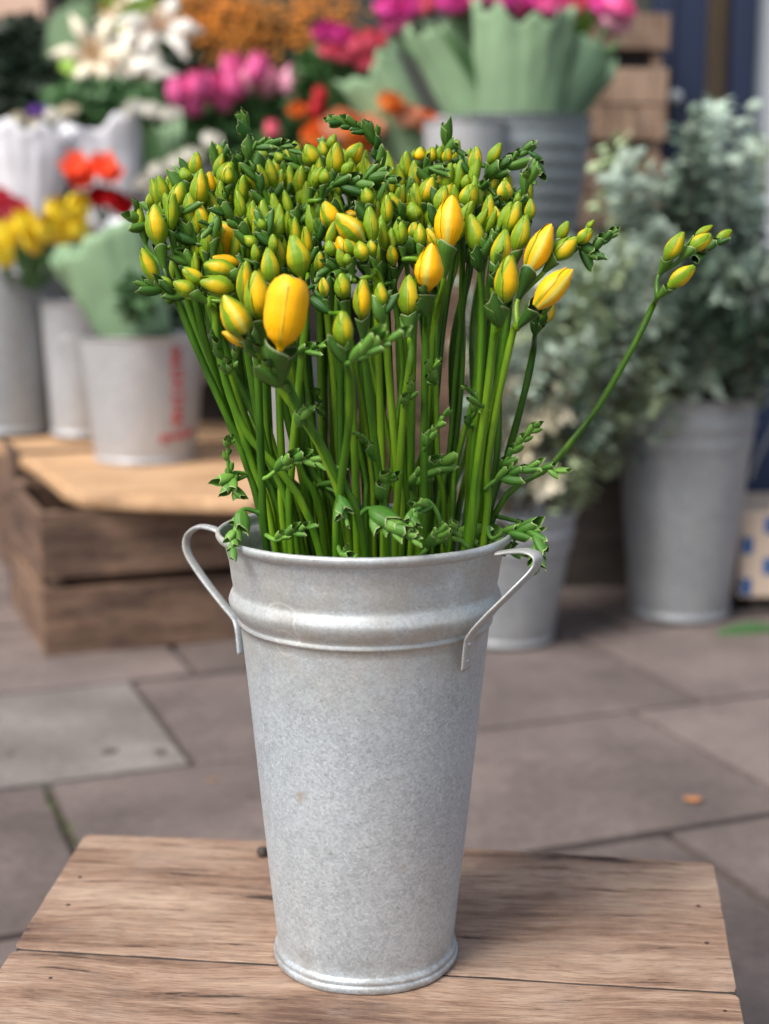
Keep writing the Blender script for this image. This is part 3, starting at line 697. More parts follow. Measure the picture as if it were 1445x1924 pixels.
def freesia(label, ids, fork, mids=(), rim=None, tip=None, ntip=5, adj=0., foot=None, buds=None, Y=None, sr=.0027, stemdown=True, tipsize=.0145, Yr=None):
    bl_ = [B[i] for i in ids] if buds is None else buds
    if Y is None: Y = (sum(dep(b[0], b[1]) for b in bl_)/len(bl_) if bl_ else dep(*fork)) + adj
    Yf = Y
    fk = P(fork[0], fork[1], Yf)
    # rim crossing
    if rim is None: rim = 690 + (fork[0]-640)*.60
    yr = min(1.068, max(.925, 1+(Yf-1)*.75)) if Yr is None else Yr
    rx = (rim-BX*0-722.5)/F*1.0
    rp = Vector((rx*1.02*yr, yr, .515))
    dxy = Vector((rp.x-BX, rp.y-BY)); 
    if dxy.length > .084: dxy *= .084/dxy.length; rp.x = BX+dxy.x; rp.y = BY+dxy.y
    ft = Vector((BX+dxy.x*.45+rngF.uniform(-.01,.01), BY+dxy.y*.45+rngF.uniform(-.01,.01), .235))
    root = empty('freesia', ft, label, 'flower', FG)
    mid3 = []
    for (mx, my) in mids:
        t = (my-fork[1])/(1010-fork[1]); mid3.append(P(mx, my, Yf+(yr-Yf)*t))
    if not mids:
        mid3 += [fk.lerp(rp, t) + Vector((rngF.uniform(-.008,.008), rngF.uniform(-.005,.005), 0)) for t in (.3, .68)]
    spath = [fk] + mid3 + [rp, ft]
    # order buds from the fork, build the rachis through the feet of the bracts
    items = []
    for b in bl_:
        bx, by, tx, ty, wd, ripe = b[:6]; dz = b[6] if len(b) > 6 else 0; kd = b[7] if len(b) > 7 else rngF.choice(['plain', 'slim', 'slim', 'split'])
        Yb = Y*.45 + (dep(bx, by)+adj)*.55 + dz if abs(dep(bx, by)-Y) < .08 else Y+dz
        if Y is not None and buds is not None: Yb = Y+dz
        p0 = P(bx, by, Yb); L2 = math.hypot(tx-bx, ty-by)/F*Yb
        tilt = rngF.uniform(-.25, .10)
        p1 = P(tx, ty, Yb + tilt*L2)
        d = (p1-p0); Ln = d.length; d.normalize()
        wm = wd/F*Yb
        Lb = min(.030, max(.011, Ln*.62)); tof = (fk-p0); tf = tof.length; tof = tof.normalized() if tf > 1e-4 else Vector((0,0,-1))
        down = (-d*.62 + tof*.5 + Vector((0,0,-.05))).normalized()
        foot_ = p0 + down*min(Lb, max(.008, tf*.9))
        items.append(((foot_-fk).length, p0, p1, d, Ln, wm, foot_, ripe, kd))
    items.sort(key=lambda a: a[0])
    rach = [fk] + [it[6] for it in items]
    # drop points that would fold the rachis back
    rr = [rach[0]]
    for p in rach[1:]:
        if (p-rr[-1]).length > .004: rr.append(p)
    lastd = (rr[-1]-rr[-2]).normalized() if len(rr) > 1 else Vector((0,0,1))
    if tip is None:
        mdir = items[-1][3] if items else lastd
        dd = (lastd*.5+mdir*.6+Vector((rngF.uniform(-.3,.3), rngF.uniform(-.2,.2), .15))).normalized()
        tp = [rr[-1], rr[-1]+dd*.009, rr[-1]+dd*.017+Vector((0,0,-.001))] 
        ntip = min(ntip, 4)
    else:
        Yt = rr[-1].y - .004; tp = [rr[-1]] + [P(x, y, Yt-.002*k) for k, (x, y) in enumerate(tip)]
    ctl = list(reversed(spath)) + rr[1:] + [tp[1]]; allp = spline(ctl, 6); nsp = (len(spath)-1)*6; sp = allp[:nsp+1]; full = allp[nsp:]
    nfull = len(full); g = MB()
    rads = [sr*(.95+.05*math.sin(i)) for i in range(len(sp))] + [sr*(.82-.45*i/max(1, nfull-1)) for i in range(1, nfull)]
    g.tube(allp, rads, 9)
    g.obj('stem', 'stem', root); STEMS.append((root, allp, Yf))
    for (dd_, p0, p1, d, Ln, wm, foot_, ripe, kd) in items:
        me_b = rngF.choice(BUD[kd]) if kd != 'open' else BUD['open'][0]
        vc = aim(d, 0).inverted() @ Vector((0, -1, 0)); face = PH[me_b.name] + (-.50 if kd == 'open' else rngF.uniform(-.25, .25) if ripe >= .9 else -.55+rngF.uniform(-.5, .5))
        roll = math.atan2(vc.y, vc.x) - face
        green = 1.0 if (ripe >= .6 and kd in ('slim', 'drop', 'plain')) else 0.0
        inst('bud', me_b, root, p0 - d*Ln*.04, aim(d, roll), (wm*.99, wm*rngF.uniform(.88, .98), Ln*1.12), (ripe, green, 0, 1))
        q = p0 + d*Ln*rngF.uniform(.12,.2); bd = q-foot_
        inst('bract', rngF.choice(SHEATH), root, foot_, aim(bd, rngF.uniform(0, 6.28)), (wm*.74, wm*.74, bd.length))
    boats(tp, ntip, tipsize, tipsize*.55, 'tipbract', root)
    return root

random.seed(31)
freesia('leftmost freesia, its stem leaning out past the rim, three green and yellow buds', [15,1,13,14], (332,566), [(372,660),(430,790)], 545, tip=[(262,415),(258,392)], ntip=4)
freesia('upright freesia at the left edge with one plump bud over a broad green bract', [4,5], (337,520), [(392,680),(462,850)], 568)
freesia('freesia at the left edge with small buds behind the plump ones', [2,3], (330,468), [(380,640),(440,820)], 520, adj=.02)
freesia('freesia with tall striped bud on a straight stem, third from the left', [6,7,8], (384,500), [(400,640),(440,800)], 585)
freesia('freesia with a crown of four greenish buds near the upper left', [9,10,11,12], (358,490), [(420,680),(480,850)], 600, adj=.01)
freesia('freesia with a knotted dark green tip drooping between yellow buds', [111,112,113], (488,545), [(497,700),(508,860)], 560, tip=[(440,418),(415,400),(400,425),(385,420)], ntip=10, tipsize=.014)
freesia('freesia whose row of buds lies sideways pointing left', [21,17,16,18], (404,590), [(412,660),(455,800)], 605, tip=[(300,545),(283,540)], ntip=3)
freesia('freesia with two sideways yellow buds above the drooping spike', [19,20], (456,560), [(470,700),(500,850)], 560)
freesia('freesia with a big leaning yellow green striped bud beside the open flower', [22,23], (500,680), [(530,735),(610,860)], 660)
freesia('freesia with a split yellow bud left of the open flower', [24,25], (482,655), [(487,760),(492,900)], 505)
freesia('freesia bearing the largest fully yellow opening flower at the front', [114], (536,715), [(565,775),(625,880)], 690, ntip=3)
freesia('freesia with stepped green buds above the open yellow flower', [50,48,47], (521,605), [(524,740),(530,880)], 540)
freesia('freesia with a fat drop shaped green bud right of the open flower', [51,52], (575,590), [(560,740),(548,880)], 548)
freesia('freesia with a half hidden open yellow flower at the left', [115,116], (398,560), [(420,700),(470,860)], 520, adj=.01)
freesia('freesia with an orange yellow petal hidden under green spikes', [117,118], (520,520), [(540,700),(560,860)], 585, adj=.03)
freesia('freesia with small green buds leaning left at the top', [44,45,46], (560,400), [(575,600),(590,840)], 600, tip=[(497,330),(480,300)], adj=.01)
freesia('freesia with four buds standing at the top left of centre', [27,28,29], (615,392), [(620,600),(625,840)], 625)
freesia('freesia with two bright split buds at the top centre', [31,32,33,30], (645,400), [(645,600),(650,840)], 650)
freesia('freesia with a long green spike reaching right across the top', [34,35,36], (590,402), [(600,600),(605,820)], 612, tip=[(672,342),(705,330),(742,345)], ntip=7, adj=-.02, tipsize=.016)
freesia('freesia with dark green curled spike at the very top centre', [], (712,400), [(706,600),(700,840)], 700, tip=[(708,290),(700,252),(668,240),(628,229)], ntip=12, adj=.03, tipsize=.015)
freesia('freesia with tall green spike at the top left', [120], (498,440), [(520,640),(560,860)], 610, tip=[(478,310),(470,262),(456,222)], ntip=10, adj=.02, tipsize=.015)
freesia('freesia with thin braided green tip lying right at the top left', [], (520,430), [(540,640),(560,860)], 590, tip=[(470,300),(495,272),(545,280)], ntip=9, adj=.03, tipsize=.013)
freesia('freesia with two yellow loose petals spreading near the middle', [38,39], (652,520), [(650,680),(640,860)], 635, adj=.005)
freesia('freesia with a fat yellow bud leaning left in the middle', [40,41], (708,560), [(712,700),(718,880)], 720)
freesia('freesia with a tight rosette of green buds in the middle', [59,58,57,56,54], (720,560), [(730,700),(745,880)], 752, tip=[(640,512),(618,505),(600,528),(575,552)], ntip=9, tipsize=.013)
freesia('freesia with orange tipped bud poking out behind the rosette', [43,55,53], (640,560), [(640,700),(640,880)], 642, adj=.01)
freesia('freesia with a short split bud below the rosette', [61,62], (654,640), [(662,760),(668,900)], 672)
freesia('freesia carrying the lowest green bud at the front', [65], (656,712), [(655,800),(640,920)], 632, adj=-.01)
freesia('freesia with a V shaped split yellow bud right of centre', [63,64], (688,690), [(700,800),(715,920)], 728)
freesia('freesia with smooth green bud above the middle', [42,49,60], (726,560), [(732,700),(742,880)], 748, adj=.005, tip=[(722,440),(712,490),(703,528)], ntip=8)
freesia('freesia with small buds between the rosette and the tall yellow bud', [95,96,97], (748,580), [(752,720),(760,880)], 765, adj=.01)
freesia('freesia with three clustered small buds left of the tall yellow bud', [91,92,93,94], (778,560), [(775,700),(772,880)], 772)
freesia('freesia bearing the tall bright yellow bud with pale stripe', [66,71], (818,600), [(806,720),(795,880)], 790)
freesia('freesia bearing the pointed orange yellow bud lower right of centre', [67], (800,625), [(798,740),(796,900)], 792, ntip=3)
freesia('freesia with a dull shaded bud under the orange yellow one', [90], (772,670), [(758,780),(748,920)], 742, adj=.03, ntip=3)
freesia('freesia with a broad bract and two buds right of the tall yellow bud', [69,70,81], (868,560), [(866,720),(850,880)], 842)
freesia('freesia with a single striped green bud low on the right side', [68], (906,585), [(902,720),(886,880)], 872, ntip=3)
freesia('freesia with several short yellow green buds along the top right', [75,76,77,78,74], (822,420), [(820,600),(815,840)], 812, tip=[(842,268),(862,288),(880,302)], ntip=7)
freesia('freesia with two yellow buds sunk between green tips', [72,73], (806,470), [(804,640),(802,860)], 802, tip=[(800,318),(830,318)], ntip=5)
freesia('freesia with an upright bud at the upper right', [79,83], (905,520), [(898,680),(880,880)], 868)
freesia('freesia with long green bracts sweeping up at the upper right corner', [80,82], (925,560), [(915,700),(895,880)], 885, tip=[(955,312),(985,282),(1006,300),(1003,340)], ntip=8, tipsize=.015)
freesia('freesia with three stacked split buds at the right edge', [84,85,86], (950,560), [(935,700),(910,880)], 890, tip=[(990,352),(994,330)], ntip=4)
freesia('freesia with a striped bud near the right edge above the split one', [87,98], (955,590), [(938,720),(915,880)], 895)
freesia('freesia with a plump green yellow bud over a long bract at the right', [88], (930,600), [(918,720),(898,900)], 880, ntip=3)
freesia('freesia with a wide open V shaped bud at the right', [89], (928,640), [(915,740),(893,900)], 876, adj=-.01, ntip=3)
freesia('freesia spike reaching right with five buds graded from yellow to green', [104,99,100,101,102,103], (966,617), [(942,720),(915,870)], 905, tip=[(1106,474),(1130,455),(1150,440)], ntip=9, adj=0, Y=.985)
freesia('freesia with an ochre bud half hidden behind the spike reaching right', [105], (1002,660), [(985,740),(950,870)], 912, ntip=2, Y=1.03)
freesia('lone freesia leaning far out to the right, away from the bunch', [109,106,107,108,110], (1228,572), [(1190,650),(1120,770),(1040,870)], 935, tip=[(1320,474),(1352,456)], ntip=3, Y=1.03, Yr=1.02, sr=.0024)
# more of the bunch, standing behind and between those in front
def topy(x):
    T = [(280,360),(330,330),(400,290),(450,262),(550,285),(650,262),(750,280),(850,285),(950,300),(990,340)]
    for (a, ya), (b, yb) in zip(T, T[1:]):
        if x <= b: return ya+(yb-ya)*max(0, (x-a))/(b-a)
    return 360
LAB = {'y': 'freesia with yellow green buds packed in the middle of the bunch', 'g': 'freesia with small dark green buds packed in the middle of the bunch', 's': 'freesia with folded green spike packed in the middle of the bunch'}
for i in range(24):
    col = i % 10
    x = 325 + 68*col + rngF.uniform(-26, 26); row = i//10
    yt = topy(x) + 20 + row*(52 if 400 < x < 860 else 34) + rngF.uniform(-8, 18)
    if x > 830 and yt > 420: yt -= 90
    if x < 380: x += 25
    lean = (x-640)/400*.35 + rngF.uniform(-.45, .45)
    kindf = rngF.choice('yyggss'); bl2 = []
    nb = rngF.choice([5, 6, 7]) if kindf != 's' else 2
    for k in range(nb):
        by = yt + 36 + (k//2)*24 + rngF.uniform(-7, 7); bx = x + ((k//2)-nb/4)*14*(1 if lean < 0 else -1) + (16 if k % 2 else -16) + rngF.uniform(-6, 6)
        ln = rngF.uniform(44, 66)*(.72 if kindf == 'g' else 1); an = lean*.8 + rngF.uniform(-.3, .3)
        bl2.append((bx, by, bx+ln*math.sin(an), by-ln*math.cos(an), ln*rngF.uniform(.36, .46), (rngF.uniform(.05, .5) if kindf == 'y' else rngF.uniform(0, .25)), rngF.uniform(-.006, .006)))
    Yd = 1.10 - .045*row + rngF.uniform(-.012, .012) if abs(x-640) < 280 else 1.02+rngF.uniform(-.03, .04)
    if kindf == 's': tp_ = [(x+rngF.uniform(-20,20), yt+25), (x+rngF.uniform(-30,30), yt+5), (x+rngF.choice([-1,1])*rngF.uniform(30,60), yt+12)]
    else: tp_ = None
    freesia(LAB[kindf], [], (x-lean*30, yt+rngF.uniform(100,130)), (), 690+(x-640)*rngF.uniform(.4,.72)+rngF.uniform(-40,40), tip=tp_, ntip=8 if kindf == 's' else 4, buds=bl2, Y=Yd)
for i in range(22):
    x = 330 + 29*i + rngF.uniform(-12, 12); row = i % 3
    yt = topy(x) + (48, 105, 165)[row] + rngF.uniform(-10, 10)
    if x > 820: yt = topy(x) + 40 + row*34
    if x < 390: yt = topy(x) + 30 + row*36
    lean = (x-640)/400*.3 + rngF.uniform(-.25, .25); bl2 = []
    for k in range(rngF.choice([4, 5, 6])):
        bx = x + (k % 3 - 1)*21 + rngF.uniform(-5, 5); by = yt + 34 + (k//3)*30 + rngF.uniform(-8, 8); ln = rngF.uniform(46, 64); an = lean + rngF.uniform(-.18, .18)
        bl2.append((bx, by, bx+ln*math.sin(an), by-ln*math.cos(an), ln*rngF.uniform(.34, .44), rngF.uniform(0, .42), rngF.uniform(-.005, .005)))
    freesia('freesia with slim green upright buds filling the crown of the bunch', [], (x-lean*25, yt+rngF.uniform(105,130)), (), 690+(x-640)*rngF.uniform(.45,.68)+rngF.uniform(-30,30), ntip=4, buds=bl2, Y=1.055-.022*row+rngF.uniform(-.01,.01), sr=.0020)
# bare-looking stems deeper in the bunch, with a folded tip only
for i in range(6):
    x = 430 + 90*i + rngF.uniform(-14, 14); 
    freesia('slim freesia with only a green spike, standing at the back of the bunch', [], (x, rngF.uniform(470, 560)), (), 690+(x-650)*rngF.uniform(.55,.75), tip=[(x+rngF.uniform(-12,12), 430), (x+rngF.uniform(-22,22), rngF.uniform(340,390))], ntip=9, Y=rngF.uniform(1.03, 1.08), sr=rngF.uniform(.0022,.003), tipsize=.013)

# side shoots low on the stems: px path, n, size
SH = [([(435,900),(428,850),(436,822)],4,.013),([(436,890),(440,925)],5,.016),([(505,895),(540,868),(575,862),(640,880)],7,.016),([(600,912),(628,918),(646,932)],5,.013),
([(640,935),(652,978)],4,.012),([(520,1015),(545,1003),(582,990)],5,.014),([(697,955),(725,985),(780,1018)],6,.018),([(770,915),(795,890),(832,868)],7,.018),
([(838,1028),(822,965),(800,940),(775,958),(772,985)],7,.014),([(850,990),(885,1005),(930,1022),(968,1034)],7,.020),([(925,1012),(960,990),(995,990),(1016,1022),(1008,1058)],8,.018),
([(915,915),(965,880),(1005,880),(1048,884)],7,.015),([(940,880),(975,835),(1010,800)],5,.014),([(455,958),(440,1000),(438,1032)],6,.016),([(790,1045),(812,1020),(826,1000)],5,.017),([(880,1030),(862,1010),(850,985)],4,.014),
([(800,840),(818,805),(836,780)],5,.013),([(560,662),(590,655),(612,642)],4,.015),([(660,680),(690,660),(734,638)],6,.017),([(430,700),(418,670),(402,638)],4,.014),([(428,700),(440,680),(447,655)],3,.013),
([(716,940),(725,905),(736,895)],3,.016),([(645,1048),(652,1030)],3,.011),([(985,985),(965,1000)],3,.013),([(820,720),(812,700),(822,680)],4,.013),([(610,780),(598,752),(590,735)],4,.013),([(560,800),(575,770),(590,765)],4,.012),
([(700,860),(690,830),(672,818)],4,.013),([(880,800),(893,775),(905,770)],4,.012),([(540,735),(534,728)],2,.010),([(760,760),(775,735),(772,712)],4,.013),([(900,760),(885,735),(870,728)],4,.012)]
for pts_, n_, s_ in SH:
    x0, y0 = pts_[0]; best = None
    for (ro, pl, yf) in STEMS:
        for p in pl[7:-6]:
            q = pix(p); dd_ = math.hypot(q[0]-x0, q[1]-y0) + (p.y-.9)*220
            if best is None or dd_ < best[0]: best = (dd_, ro, p)
    _, ro, p = best
    Yb = p.y - .004
    if y0 > 990 or x0 > 900 or x0 < 450: Yb = min(Yb, .93 if (y0 > 985 and 500 < x0 < 900) else 1.0)
    path = [p] + [P(x, y, Yb - .006*k) for k, (x, y) in enumerate(pts_)]
    dz0 = (path[1]-p).length
    if dz0 > .03: path = path[1:]
    sp_ = spline(path, 5); g = MB(); g.tube(sp_, [.0017*(1-.5*i/len(sp_)) for i in range(len(sp_))], 7)
    g.obj('side_shoot_stalk', 'shoot', ro)
    k0 = len(sp_)//3
    boats([sp_[k0], sp_[(k0+len(sp_))//2], sp_[-1]], n_+1, s_*(.82 if s_ < .017 else .95), s_*(.5 if s_ < .017 else .6), 'shoot', ro)

# ================================================================== BACKGROUND
random.seed(77)
M['green_paper'] = m_plain('green_wrapping_paper', (.20, .31, .175), .8, .14, 8)
M['green_paper_dark'] = m_plain('dull_green_wrapping_paper', (.11, .19, .11), .8, .15, 8)
M['white_paper'] = m_plain('white_wrapping_paper', (.74, .74, .78), .7, .05, 8)
M['leafg'] = m_plain('tulip_leaf_green', (.06, .15, .045), .5, .3, 12)
M['limeg'] = m_plain('lime_leaf_green', (.22, .36, .06), .5, .25, 12)
M['darkg'] = m_plain('dark_foliage_green', (.022, .045, .022), .6, .35, 20)
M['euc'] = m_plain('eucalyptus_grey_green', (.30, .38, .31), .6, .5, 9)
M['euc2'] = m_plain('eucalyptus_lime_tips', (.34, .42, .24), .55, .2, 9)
M['euc3'] = m_plain('eucalyptus_shaded_green', (.085, .13, .09), .55, .25, 9)  # darker leaf copy, its colour stands in for shaded gaps between branches
M['twig'] = m_plain('twig_brown', (.10, .075, .045), .8, .2, 20)
def fm(n, c, v=.12): M[n] = m_plain(n, c, .5, v, 14)
fm('pink', (.80, .12, .34)); fm('palepink', (.85, .38, .52)); fm('coral', (.82, .13, .20)); fm('magenta', (.66, .05, .30)); fm('yellowp', (.92, .66, .03)); fm('orange', (.88, .26, .05)); fm('redor', (.82, .07, .015))
fm('redp', (.55, .012, .02)); fm('whitep', (.82, .80, .72), .05); fm('cream', (.78, .72, .55), .08); fm('peach', (.85, .50, .34)); fm('berry', (.74, .29, .04), .2); fm('purple', (.20, .08, .42))
def fill_petals(g, kind, s, q, c):
    """petals of one flower head, in size s, axis q*Z, centre c"""
    def petal(az, r0, prof, wfac, tw=0):
        rows = []
        for i, (r, z, wd) in enumerate(prof):
            row = []
            for j in range(5):
                u = -1+j/2; a = az + u*wd*wfac
                row.append(c + q @ Vector(((r-.08*abs(u)*r)*math.cos(a)*s, (r-.08*abs(u)*r)*math.sin(a)*s, (z-.06*abs(u)*(i > 1))*s)))
            rows.append(row)
        g.grid(rows)
    if kind == 'tulip':
        for k in range(6): petal(k*1.047+R(-.1,.1), 0, [(.03,-.5,.5),(.30,-.35,.62),(.38,-.05,.62),(.33,.25,.55),(.17+.08*(k%2),.50,.28)], 1)
    elif kind == 'open':
        for k in range(6): petal(k*1.047+R(-.1,.1), 0, [(.03,-.25,.5),(.28,-.12,.6),(.45,.05,.55),(.55,.18,.4),(.60,.22,.15)], 1)
    elif kind == 'rose':
        for ring in range(4):
            rr = .12+.11*ring
            for k in range(5): petal(k*1.257+ring*.6+R(-.15,.15), 0, [(.04,-.35,.5),(rr,-.25,.75),(rr*1.25,.0,.75),(rr*1.2,.22-.05*ring,.65),(rr*1.0+.03*ring,.34-.08*ring,.4)], 1)
    elif kind == 'lily':
        for k in range(6): petal(k*1.047+R(-.1,.1), 0, [(.03,-.5,.6),(.14,-.2,.6),(.34,.08,.42),(.62,.18,.26),(.92,.02,.07)], 1)
def blade(g, a, b, w_, sag=.02):
    d = (b-a); side = d.cross(Vector((R(-.4,.4), 1, R(-.4,.4)))).normalized(); rows = []
    for i in range(6):
        t = i/5; p = a.lerp(b, t)+Vector((0, 0, sag*math.sin(math.pi*t))); ww = w_*math.sin(math.pi*min(.96, t*.8+.16))
        rows.append([p-side*ww, p+Vector((0, -.15*ww, .2*ww)), p+side*ww])
    g.grid(rows)
def flower(name, kind, mat, px, py, D, size, base, label, cat, group=None, lean=None, leaves=1, leafmat='leafg', lw=.012):
    c = P(px, py, D); s = size/F*D; b = P(base[0], base[1], base[2] if len(base) > 2 else D)
    t = empty(name, b, label, cat, group)
    ax = (c-b).normalized()
    if lean is not None: ax = (Vector(lean)+ax*.3).normalized()
    q = ax.to_track_quat('Z', 'Y')
    g = MB(); fill_petals(g, kind, s, q, c); g.obj('flower_head', mat, t)
    if kind == 'lily':
        g = MB()
        for k in range(5):
            e = q @ Vector((math.cos(k*1.26)*.2*s, math.sin(k*1.26)*.2*s, .35*s)); g.tube([c-ax*.2*s, c+e], s*.015, 5)
            g.lathe([(.001,-.05*s),(.035*s,0),(.001,.05*s)], 6, c+e)
        g.obj('stamens', 'berry', t)
    g = MB(); m_ = b.lerp(c, .6)+Vector((R(-.01,.01), 0, 0)); g.tube(spline([b, m_, c-ax*s*.45], 5), .0032, 6); g.obj('stem', leafmat, t)
    for k in range(leaves):
        g = MB(); a_ = b.lerp(c, R(.1,.4)); e_ = b.lerp(c, R(.75,.95))+Vector((R(-.06,.06), R(-.03,.03), 0)); blade(g, a_, e_, lw); g.obj('leaf', leafmat, t)
    return t
def wrap(mat, top, bot, D, label, rt_px, rb_px, seed=0, group=None, jag=.02, cat='paper wrap', depthk=.7):
    """folded paper cone from bot (px) up to top (px)"""
    a = P(bot[0], bot[1], D); b = P(top[0], top[1], D); s = D/F
    ax = (b-a); L = ax.length; axn = ax.normalized(); xr = (Vector((1,0,0))-axn*axn.x).normalized(); q = Matrix((xr, axn.cross(xr), axn)).transposed().to_quaternion()
    rn = random.Random(seed); rows = []; n_ = 60; f1 = rn.choice([9, 11, 13]); p1 = rn.uniform(0, 6)
    for i in range(13):
        v = i/12; row = []
        for k in range(n_):
            a_ = 2*math.pi*k/n_
            fold = .05*noise.noise(Vector((math.cos(a_)*5, math.sin(a_)*5, v*1.2+seed)))*2+.03*math.sin(a_*f1+v+seed)*noise.noise(Vector((math.cos(a_)*2, math.sin(a_)*2, seed)))*3+.07*noise.noise(Vector((math.cos(a_)*2, math.sin(a_)*2, v*4+seed)))+.02*noise.noise(Vector((math.cos(a_)*9, math.sin(a_)*9, v*9+seed)))
            r = (rb_px+(rt_px-rb_px)*v**.9)*s*(1+fold*(.3+v))
            z = v*L + (jag*.5*math.sin(a_*2+p1)+jag*.8*noise.noise(Vector((math.cos(a_)*3, math.sin(a_)*3+seed, 1))))*v**4*2
            X = q @ Vector((r*math.cos(a_), 0, 0)) + Vector((0, r*math.sin(a_)*depthk, 0)) + q @ Vector((0, 0, z))
            row.append(a + X)
        rows.append(row)
    g = MB(); g.grid(rows, closed=True)
    o = g.obj('paper_wrap', mat); md = o.modifiers.new('s', 'SOLIDIFY'); md.thickness = .0012
    return tag(o, label, cat, group)

# ---- shop front behind
M['navy'] = m_plain('navy_paint', (.003, .011, .04), .5, .15, 6)
M['wallp'] = m_plain('peach_render', (.62, .42, .32), .9, .06, 3)
M['walld'] = m_plain('dark_shop_interior', (.035, .038, .032), .9, .25, 4)
M['greyp'] = m_plain('pale_grey_paint', (.45, .48, .50), .6, .08, 4)
M['tanp'] = m_plain('tan_panel', (.36, .26, .16), .8, .12, 5)
g = MB(); g.box((-4.5, 5.6, -.02), (4.5, 5.8, 3.4)); tag(g.obj('shop_wall', 'walld', smooth=False), 'dark wall at the back of the flower stall', 'wall')
pw = P(60, 60, 5.2)
g = MB(); g.box((-3.5, 5.15, -.02), (P(88, 50, 5.2).x, 5.35, 3.2)); tag(g.obj('side_wall', 'wallp', smooth=False), 'peach coloured wall at the top left', 'wall')
# navy posts and panels on the right
def post(x0, x1, D, mat, label, z1=2.6, z0=-.02, name='shop_post', cat='post', panels=True, th=.09):
    t = empty(name, ((P(x0,500,D).x+P(x1,500,D).x)/2, D, 0), label, cat)
    a, b = P(x0, 400, D).x, P(x1, 400, D).x
    g = MB(); g.box((a, D, z0), (b, D+th, z1)); g.obj('board', mat, t, smooth=False, bevel=.006)
    if panels:
        g = MB(); g.box((a+(b-a)*.28, D-.012, .15), (a+(b-a)*.36, D+.001, z1-.01)); g.obj('moulding', mat, t, smooth=False, bevel=.004)
        g = MB(); g.lathe([(.0001,.012),(.012,.010),(.018,0)], 14); o = g.obj('knob', 'greyp', t, world=False); o.location = P((x0+x1)/2, 182, D-.012)-t.location; o.rotation_euler = (math.pi/2, 0, 0)
    return t
post(1222, 1318, 4.0, 'navy', 'wide navy blue painted door post behind the eucalyptus')
post(1366, 1408, 4.0, 'navy', 'narrow navy blue post at the right beside the pale panel', panels=False)
post(1318, 1366, 4.15, 'tanp', 'tan wooden strip between the two navy posts', panels=False, name='wood_panel', cat='panel', th=.03)
post(1408, 1640, 4.05, 'greyp', 'pale grey panel at the upper right edge', panels=False, name='door_panel', cat='panel', th=.04)
g = MB(); g.box((P(1100,900,3.75).x, 3.75, -.02), (P(1700,900,3.75).x, 3.82, .62)); tag(g.obj('plinth', 'navy', smooth=False, bevel=.005), 'navy painted plinth low behind the tall right bucket', 'plinth')
# dark low bench behind the right buckets
t = empty('stall_bench', (.55, 3.4, 0), 'low dark wooden bench behind the eucalyptus buckets', 'bench')
bx0, bx1 = P(860,900,3.1).x, P(1385,900,3.1).x
slat('bench_top', 'wood_dark', t, (0,0,0), 0, (bx0, 2.98, .52), (bx1, 3.70, .555))
slat('back_board', 'wood_dark', t, (0,0,0), 0, (bx0, 3.14, .0), (bx1, 3.16, .515))
for xx in (bx0+.01, bx1-.06):
    for yy in (3.08, 3.54): slat('leg', 'wood_dark', t, (0,0,0), 0, (xx, yy, 0), (xx+.05, yy+.05, .518))
slat('front_rail', 'wood_dark', t, (0,0,0), 0, (bx0+.07, 3.0, .40), (bx1-.07, 3.02, .515))
# crate stacks
yc = math.radians(4)
for i in range(3):
    crate((P(752,500,3.15).x, 3.12+.004*i, .245*i-.0+.001*i), yc, .40, .42, .24, 2, ['lowest dark crate of the stack in the middle behind the bouquet', 'second dark crate of the stack in the middle behind the bouquet', 'topmost dark crate of the middle stack, under the dark ribbed bucket'][i], 'stacked dark crates in the middle')
for i in range(6):
    crate((P(1085,300,3.75).x, 3.72, .215*i), math.radians(3), .215, .36, .21, 2, 'brown crate in the tall stack left of the navy post, number %s from the ground' % ['one','two','three','four','five','six'][i], 'tall stack of crates beside the navy post', mat='wood_end', gap=.045)
# stepped stand on the left that carries the rear buckets
def stand(x0, x1, y0, y1, z, label):
    t = empty('stall_stand', ((x0+x1)/2, y0, 0), label, 'stand')
    slat('top_board', 'wood_crate', t, (0,0,0), 0, (x0, y0, z-.025), (x1, y1, z))
    n_ = 3; h = (z-.03)/n_
    for i in range(n_): slat('front_board', 'wood_dark', t, (0,0,0), 0, (x0, y0+.02, i*h+.004), (x1, y0+.04, (i+1)*h-.004))
    for xx in (x0+.01, x1-.05): slat('leg', 'wood_dark', t, (0,0,0), 0, (xx, y0+.05, 0), (xx+.04, y0+.09, z-.027))
stand(-1.35, -.16, 3.72, 4.2, .42, 'lower wooden step of the flower stand at the left')
stand(-1.35, -.05, 4.22, 4.9, .70, 'upper wooden step of the flower stand at the left')
stand(-.04, .50, 4.0, 4.6, .60, 'short wooden step of the flower stand behind the middle crates')

# ---- buckets in the background
def bk(name, cx, rimy, basey, wrim, wbase, z, mat, label, ribs=(), D=None, ears=False, seed=0, group=None):
    if D is None:
        ang = TH+math.atan((basey-962)/F); D = (HC-z)/math.tan(ang) + wbase/2/F*2.9
    rb_ = wbase/2/F*D; rt_ = wrim/2/F*D; x = P(cx, rimy, D).x; Hh = P(cx, rimy, D).z - z
    return bucket(name, (x, D, z), Hh, rb_, rt_, mat, label, ribs, group, seed=seed, ears=ears), D
RIB = ((.86, .02, .004), (.80, .012, .003))
b1, D1 = bk('metal_bucket', 268, 628, 875, 236, 186, ZB, 'galv_pale', 'pale galvanised bucket with red lettering on the tan board', ears=True)
b2, D2 = bk('metal_bucket', 148, 565, 775, 140, 115, .30, 'galv_pale', 'pale bucket half hidden behind the red lettered bucket', D=3.42)
b3, D3 = bk('metal_bucket', 8, 512, 778, 186, 158, .30, 'galv_mid', 'grey bucket holding yellow tulips at the left edge', D=3.5)
